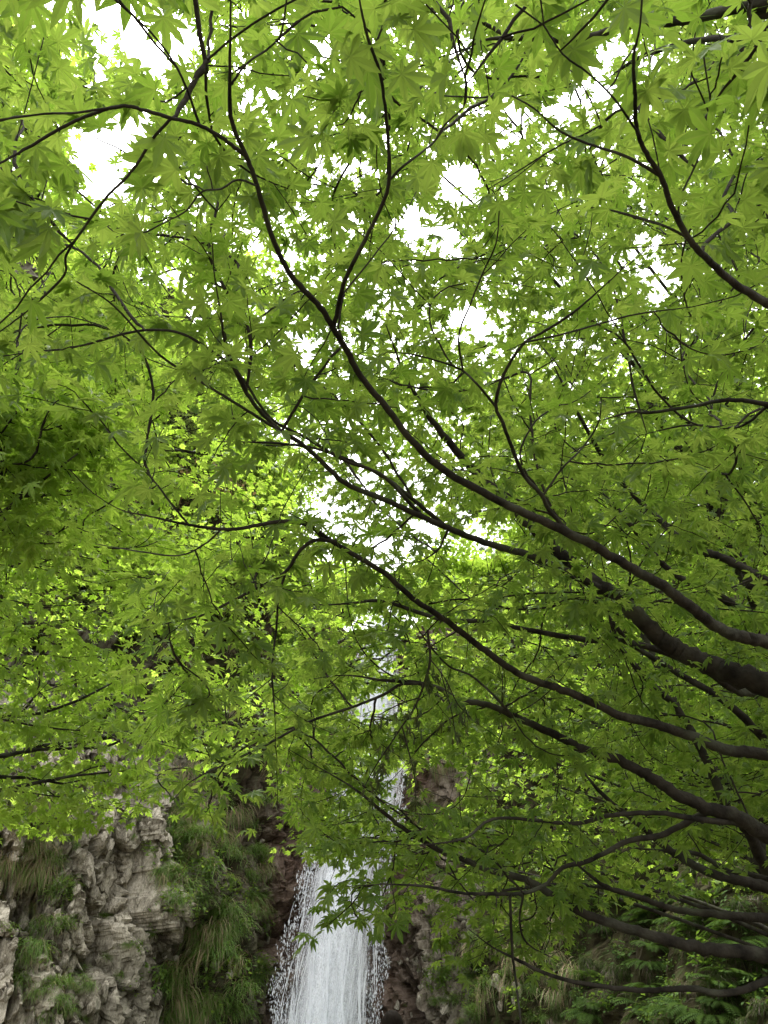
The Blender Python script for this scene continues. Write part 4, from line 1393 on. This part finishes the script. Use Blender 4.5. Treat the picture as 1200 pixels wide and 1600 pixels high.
TUFT_G = [blades_mesh('grass_tuft', 170, .24, .68, .75, .8, .0065, M_GRASS, 500 + i, .55, [M_STRAW], .12) for i in range(3)]
TUFT_S = [blades_mesh('grass_tuft', 150, .40, 1.05, .25, .6, .0065, M_STRAW, 520 + i, .42, [M_GRASS], .45) for i in range(3)]


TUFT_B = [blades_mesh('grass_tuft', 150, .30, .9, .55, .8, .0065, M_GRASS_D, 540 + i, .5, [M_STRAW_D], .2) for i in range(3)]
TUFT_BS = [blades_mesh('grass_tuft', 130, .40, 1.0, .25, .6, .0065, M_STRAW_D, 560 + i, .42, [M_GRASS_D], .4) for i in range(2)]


def put_tufts(zone, n_, meshes, label, group, smin, smax):
    P = np.array(zone, float)
    lo, hi = P.min(0), P.max(0)
    c = 0
    for _ in range(n_ * 12):
        if c >= n_:
            break
        x, y = rng.uniform(lo[0], hi[0]), rng.uniform(lo[1], hi[1])
        if not in_poly(np.array([x]), np.array([y]), zone)[0]:
            continue
        h = on_cliff(x, y)
        if h is None or h[0][2] < .2:
            continue
        if h[1][2] < -.35 and rng.random() < .8:
            continue
        o = link('grass_tuft', meshes[rng.integers(len(meshes))])
        o.location = h[0]
        d = CAM[:2] - h[0][:2]
        o.rotation_euler = (rng.normal(0, .15), rng.normal(0, .15), math.atan2(d[1], d[0]) + rng.normal(0, .5))
        s_ = rng.uniform(smin, smax)
        o.scale = (s_, s_, s_ * rng.uniform(.85, 1.2))
        v = (y - lo[1]) / (hi[1] - lo[1])
        hgt = 'upper' if v < .33 else 'middle' if v < .66 else 'lower'
        q = 'left' if x < (lo[0] + hi[0]) / 2 else 'right'
        z_ = 'large' if s_ > (smin + smax) / 2 else 'small'
        thing(o, z_ + ' ' + label + ', ' + hgt + ' ' + q, 'grass tuft', z_ + ' ' + group + ', ' + hgt + ' ' + q)
        c += 1


ZL = [(235, 1290), (300, 1250), (430, 1240), (415, 1420), (410, 1600), (265, 1600), (250, 1400)]
put_tufts(ZL, 76, TUFT_G, 'green grass tuft on the steep strip left of the waterfall', 'green tufts left of the waterfall', .7, 1.25)
put_tufts(ZL, 26, TUFT_S, 'dry grass tuft on the steep strip left of the waterfall', 'dry tufts left of the waterfall', .6, 1.1)
put_tufts([(0, 1230), (70, 1240), (90, 1330), (70, 1420), (0, 1400)], 16, TUFT_S, 'dry grass tuft at the far left above pale rock', 'dry tufts at the far left', .5, .95)
put_tufts([(0, 1230), (110, 1240), (100, 1400), (0, 1420)], 14, TUFT_G, 'green grass tuft at the far left above pale rock', 'green tufts at the far left', .6, 1.1)
put_tufts([(30, 1450), (100, 1440), (110, 1600), (20, 1600)], 12, TUFT_G, 'green grass tuft in the bottom left corner', 'green tufts near the bottom left corner', .6, 1.0)
put_tufts([(110, 1260), (240, 1260), (240, 1600), (110, 1600)], 16, TUFT_G, 'grass tuft in cracks of the pale rock', 'tufts in the pale rock', .3, .55)
put_tufts([(240, 950), (440, 900), (440, 1250), (250, 1280)], 30, TUFT_S, 'brown grass tuft on the cliff behind low leaves', 'dry tufts behind the low leaves', .6, 1.1)
put_tufts([(640, 1190), (740, 1190), (740, 1280), (640, 1280)], 12, TUFT_S, 'tan grass tuft right of the upper waterfall', 'tan tufts right of the upper waterfall', .7, 1.1)
put_tufts([(640, 1480), (840, 1440), (860, 1600), (640, 1600)], 26, TUFT_G, 'green grass tuft on the rocky right bank', 'green tufts on the foot of the right bank', .4, .8)
put_tufts([(700, 1440), (900, 1400), (900, 1560), (760, 1560)], 22, TUFT_S, 'dry grass tuft on the rocky right bank', 'dry tufts on the right bank', .5, .9)
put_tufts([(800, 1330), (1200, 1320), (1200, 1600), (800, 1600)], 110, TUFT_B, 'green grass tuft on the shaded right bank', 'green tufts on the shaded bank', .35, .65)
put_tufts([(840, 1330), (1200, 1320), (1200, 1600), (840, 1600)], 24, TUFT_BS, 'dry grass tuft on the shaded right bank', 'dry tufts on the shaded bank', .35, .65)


def fern_mesh(seed):
    r = np.random.default_rng(seed)
    Vs, Fs, off = [], [], 0
    for k in range(8):
        a = (k - 3.5) * .42 + r.normal(0, .15)
        L_ = r.uniform(.45, .75)
        d = np.array([math.cos(a), math.sin(a), .75])
        p, v = np.zeros(3), nrm(d)
        for i in range(16):
            v = nrm(v + np.array([0, 0, -.085]))
            p = p + v * L_ / 16
            if i < 2:
                continue
            side = nrm(np.cross(v, [0, 0, 1.0]))
            ll = .16 * math.sin(math.pi * (i + 1.0) / 18.5) ** .8
            for sg in (-1, 1):
                t = p + side * sg * ll + v * ll * .35 - np.array([0, 0, ll * .15])
                m_ = p + side * sg * ll * .45 + v * ll * .02
                Vs += [p - v * .010, m_ - v * .012, t, m_ + v * .022]
                Fs += [(off, off + 1, off + 2), (off, off + 2, off + 3)]
                off += 4
    V = np.array(Vs)
    return mesh_np('fern', V, np.array(Fs), attrs={'vein': np.ones(len(V)), 'tone': np.clip(rng.normal(.5, .2, len(V)), 0, 1)}, mats=[M_FERN])


M_HERB = leaf_material('herb_shaded', (0.028, 0.065, 0.014), (0.06, 0.10, 0.022), (0.09, 0.18, 0.018), (0.16, 0.25, 0.03), 0.35, .7, .08)  # herb colours darkened to imitate the shade under the limbs
FERN = [fern_mesh(600 + i) for i in range(3)]


def herb_mesh(seed, mat):
    """low leafy plant: stems with broad pointed leaves"""
    r = np.random.default_rng(seed)
    Vs, Fs, off = [np.zeros(3), np.array([0, .006, 0]), np.array([0, -.004, .005])], [], 3
    for k in range(44):
        a = r.uniform(-1.7, 1.7)
        rr = r.uniform(.03, .34)
        c = np.array([math.cos(a) * rr, math.sin(a) * rr, r.uniform(.0, .45) - rr * .4])
        d = nrm(np.array([math.cos(a), math.sin(a), r.normal(0, .35)]))
        s_ = nrm(np.cross(d, [0, 0, 1.0]) + r.normal(0, .3, 3))
        l_, w_ = r.uniform(.07, .13), r.uniform(.025, .045)
        Vs += [c, c + d * l_ * .45 - s_ * w_, c + d * l_ + np.array([0, 0, -.02]), c + d * l_ * .45 + s_ * w_]
        Fs += [(off, off + 1, off + 2), (off, off + 2, off + 3), (k % 3, (k + 1) % 3, off)]
        off += 4
    V = np.array(Vs)
    return mesh_np('herb', V, np.array(Fs), attrs={'vein': np.ones(len(V)), 'tone': np.r_[.5, .5, .5, np.repeat(np.clip(r.normal(.5, .25, len(V) // 4), 0, 1), 4)]}, mats=[mat])


HERB = [herb_mesh(640 + i, M_LEAF) for i in range(3)]
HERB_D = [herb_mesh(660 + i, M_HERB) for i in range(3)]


def put_plants(nm, cat, zone, n_, meshes, label, group, smin, smax):
    lo, hi = np.array(zone, float).min(0), np.array(zone, float).max(0)
    c = 0
    for _ in range(n_ * 10):
        if c >= n_:
            break
        px, py = rng.uniform(lo[0], hi[0]), rng.uniform(lo[1], hi[1])
        h = on_cliff(px, py)
        if h is None or h[0][2] < .2:
            continue
        o = link(nm, meshes[rng.integers(len(meshes))])
        o.location = h[0] + h[1] * .02
        d = CAM[:2] - h[0][:2]
        o.rotation_euler = (rng.normal(0, .2), rng.normal(0, .2), math.atan2(d[1], d[0]) + rng.normal(0, .5))
        s_ = rng.uniform(smin, smax)
        o.scale = (s_, s_, s_)
        v = (py - lo[1]) / (hi[1] - lo[1])
        hgt = 'upper' if v < .33 else 'middle' if v < .66 else 'lower'
        q = 'left' if px < (lo[0] + hi[0]) / 2 else 'right'
        z_ = 'large' if s_ > (smin + smax) / 2 else 'small'
        thing(o, z_ + ' ' + label + ', ' + hgt + ' ' + q, cat, z_ + ' ' + group + ', ' + hgt + ' ' + q)
        c += 1


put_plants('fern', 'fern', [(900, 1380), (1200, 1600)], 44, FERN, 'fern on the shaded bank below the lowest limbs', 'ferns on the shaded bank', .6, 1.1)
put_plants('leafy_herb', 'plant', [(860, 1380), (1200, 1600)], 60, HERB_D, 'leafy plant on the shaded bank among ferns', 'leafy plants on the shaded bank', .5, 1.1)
put_plants('leafy_herb', 'plant', [(240, 1330), (420, 1600)], 26, HERB, 'leafy plant in the grass left of the waterfall', 'leafy plants left of the waterfall', .8, 1.5)
put_plants('leafy_herb', 'plant', [(0, 1240), (240, 1600)], 22, HERB, 'leafy plant growing on the pale rock', 'leafy plants on the pale rock', .5, 1.0)
put_plants('leafy_herb', 'plant', [(640, 1440), (880, 1600)], 40, HERB, 'leafy plant on the sunlit right bank', 'leafy plants on the foot of the right bank', .6, 1.2)
put_plants('leafy_herb', 'plant', [(610, 1450), (720, 1600)], 14, HERB, 'leafy sprig on the wet rock right of the waterfall', 'sprigs on the wet rock', .25, .5)

# ------------------------------------------------------------------ withered hanging twig
tw = empty('withered_bough', tuple(at(np.array(668.), np.array(985.), np.array(2.3))))
thing(tw, 'withered bough hanging in the middle with drooping dark dead leaves', 'broken branch')
b0 = np.array(tw.location)
T = Tubes()
dead = []
for q, d0, d1, w0 in (([(668, 985), (672, 1030), (664, 1065), (648, 1105), (628, 1135), (605, 1170), (585, 1200), (568, 1232)], 2.3, 2.35, 4.5),
                      ([(628, 1135), (640, 1180), (648, 1215), (650, 1270)], 2.33, 2.3, 2.6),
                      ([(655, 1090), (625, 1100), (590, 1118)], 2.32, 2.4, 2.2),
                      ([(672, 1030), (695, 1060), (715, 1100), (735, 1120)], 2.3, 2.25, 2.4),
                      ([(690, 1055), (705, 1110), (712, 1150)], 2.28, 2.3, 2.0)):
    q = np.array(q, float)
    dd = np.linspace(d0, d1, len(q))
    c = catmull(np.column_stack([at(q[:, 0], q[:, 1], dd), np.linspace(w0, 1.4, len(q)) * .5 * dd / FPX]), 6)
    T.add(c[:, :3] - b0, c[:, 3], 5)
    dead.append(c[6:, :3])
link('twigs', T.mesh('twigs', M_TWIG), tw)
dead = np.vstack(dead)
dm = []
for i in range(4):
    V, F, vn = SHAPES[1][i]
    V = V.copy()
    V[:, 1] *= .38                                     # closed like a wet umbrella
    V[:, 2] += -.9 * V[:, 1] ** 2 + .1 * np.abs(V[:, 1])
    dm.append(mesh_np('leaf', V, F, attrs={'vein': vn, 'tone': np.full(len(V), .2 + .2 * i)}, mats=[M_LEAF_D]))
for i in range(95):
    p_ = dead[rng.integers(len(dead))]
    X = nrm(np.array([rng.normal(0, .25), rng.normal(0, .25), -1.0]))
    Y = nrm(np.cross(rng.normal(size=3), X))
    s_ = rng.uniform(.04, .068)
    Ml = np.eye(4)
    Ml[:3, :3] = np.stack([X, Y, np.cross(X, Y)], -1) * s_
    Ml[:3, 3] = p_ - b0 + X * s_ * .35 + rng.normal(0, .012, 3)
    o = bpy.data.objects.new('leaf', dm[i % 4])
    o.parent = tw
    o.matrix_basis = Matrix(Ml.tolist())
    COL.objects.link(o)

# ------------------------------------------------------------------ the person below
M_SKIN = simple_mat('skin', (0.42, 0.25, 0.18), .5)
M_HAIR = simple_mat('dark_hair', (0.008, 0.006, 0.005), .85, .08, (40.0, (0.018, 0.013, 0.010)))
M_COAT = simple_mat('dark_jacket', (0.03, 0.035, 0.05), .85, .2, (30.0, (0.05, 0.055, 0.07)))
M_TROU = simple_mat('dark_trousers', (0.025, 0.025, 0.028), .9, .2)


def skin_obj(name, nodes, edges, mat, parent, sub=2):
    me = bpy.data.meshes.new(name)
    me.from_pydata([n_[0] for n_ in nodes], edges, [])
    o = link(name, me, parent)
    me.materials.append(mat)
    m = o.modifiers.new('skin', 'SKIN')
    m.use_smooth_shade = True
    for v, n_ in zip(me.skin_vertices[0].data, nodes):
        v.radius = n_[1]
    me.skin_vertices[0].data[0].use_root = True
    s_ = o.modifiers.new('sub', 'SUBSURF')
    s_.levels = s_.render_levels = sub
    return o


per = empty('person', (.062, 7.0, 0))
thing(per, 'person with short dark hair seen from behind, only the head top showing', 'person')
S = -.085                                            # a little lower than 1.72 m
body_n = [((0, 0, .92), (.13, .10)), ((0, 0, 1.12), (.13, .10)), ((0, 0, 1.33), (.14, .10)), ((0, .0, 1.44), (.06, .055)), ((0, -.01, 1.50), (.052, .055)), ((0, .02, 1.56), (.07, .085)), ((0, .015, 1.645), (.072, .09)),
          ((.17, 0, 1.36), (.055, .055)), ((.23, -.01, 1.10), (.042, .042)), ((.25, .04, .86), (.03, .03)), ((.25, .06, .78), (.035, .02)),
          ((-.17, 0, 1.36), (.055, .055)), ((-.23, -.01, 1.10), (.042, .042)), ((-.25, .04, .86), (.03, .03)), ((-.25, .06, .78), (.035, .02)),
          ((.095, 0, .84), (.085, .09)), ((.10, .01, .48), (.055, .06)), ((.10, -.02, .09), (.04, .045)), ((.11, .12, .04), (.04, .03)),
          ((-.095, 0, .84), (.085, .09)), ((-.10, .01, .48), (.055, .06)), ((-.10, -.02, .09), (.04, .045)), ((-.11, .12, .04), (.04, .03))]
body_n = [((a[0], a[1], a[2] * (1.635 / 1.735)), b) for a, b in body_n]
body_e = [(0, 1), (1, 2), (2, 3), (3, 4), (4, 5), (5, 6), (2, 7), (7, 8), (8, 9), (9, 10), (2, 11), (11, 12), (12, 13), (13, 14), (0, 15), (15, 16), (16, 17), (17, 18), (0, 19), (19, 20), (20, 21), (21, 22)]
skin_obj('body', body_n, body_e, M_SKIN, per)
cn = [(a, (b[0] * 1.18, b[1] * 1.18)) for a, b in body_n]
skin_obj('jacket', [cn[i] for i in (0, 1, 2, 7, 8, 9, 11, 12, 13)], [(0, 1), (1, 2), (2, 3), (3, 4), (4, 5), (2, 6), (6, 7), (7, 8)], M_COAT, per)
skin_obj('trousers', [cn[i] for i in (0, 15, 16, 17, 19, 20, 21)], [(0, 1), (1, 2), (2, 3), (0, 4), (4, 5), (5, 6)], M_TROU, per)
# hair cap with uneven strands
import bmesh
bm = bmesh.new()
bmesh.ops.create_uvsphere(bm, u_segments=28, v_segments=18, radius=1.0)
for v in list(bm.verts):
    x, y, z = v.co
    if z < -.55 or (y > .45 and z < .1):
        bm.verts.remove(v)
for v in bm.verts:
    x, y, z = v.co
    k = 1 + .02 * math.sin(14 * math.atan2(y, x) + 4 * z) + rng.normal(0, .008)
    v.co = (x * .084 * k, y * .100 * k + .008, z * .108 * k + 1.522)
for f in bm.faces:
    f.smooth = True
me = bpy.data.meshes.new('hair')
bm.to_mesh(me)
bm.free()
me.materials.append(M_HAIR)
link('hair', me, per)
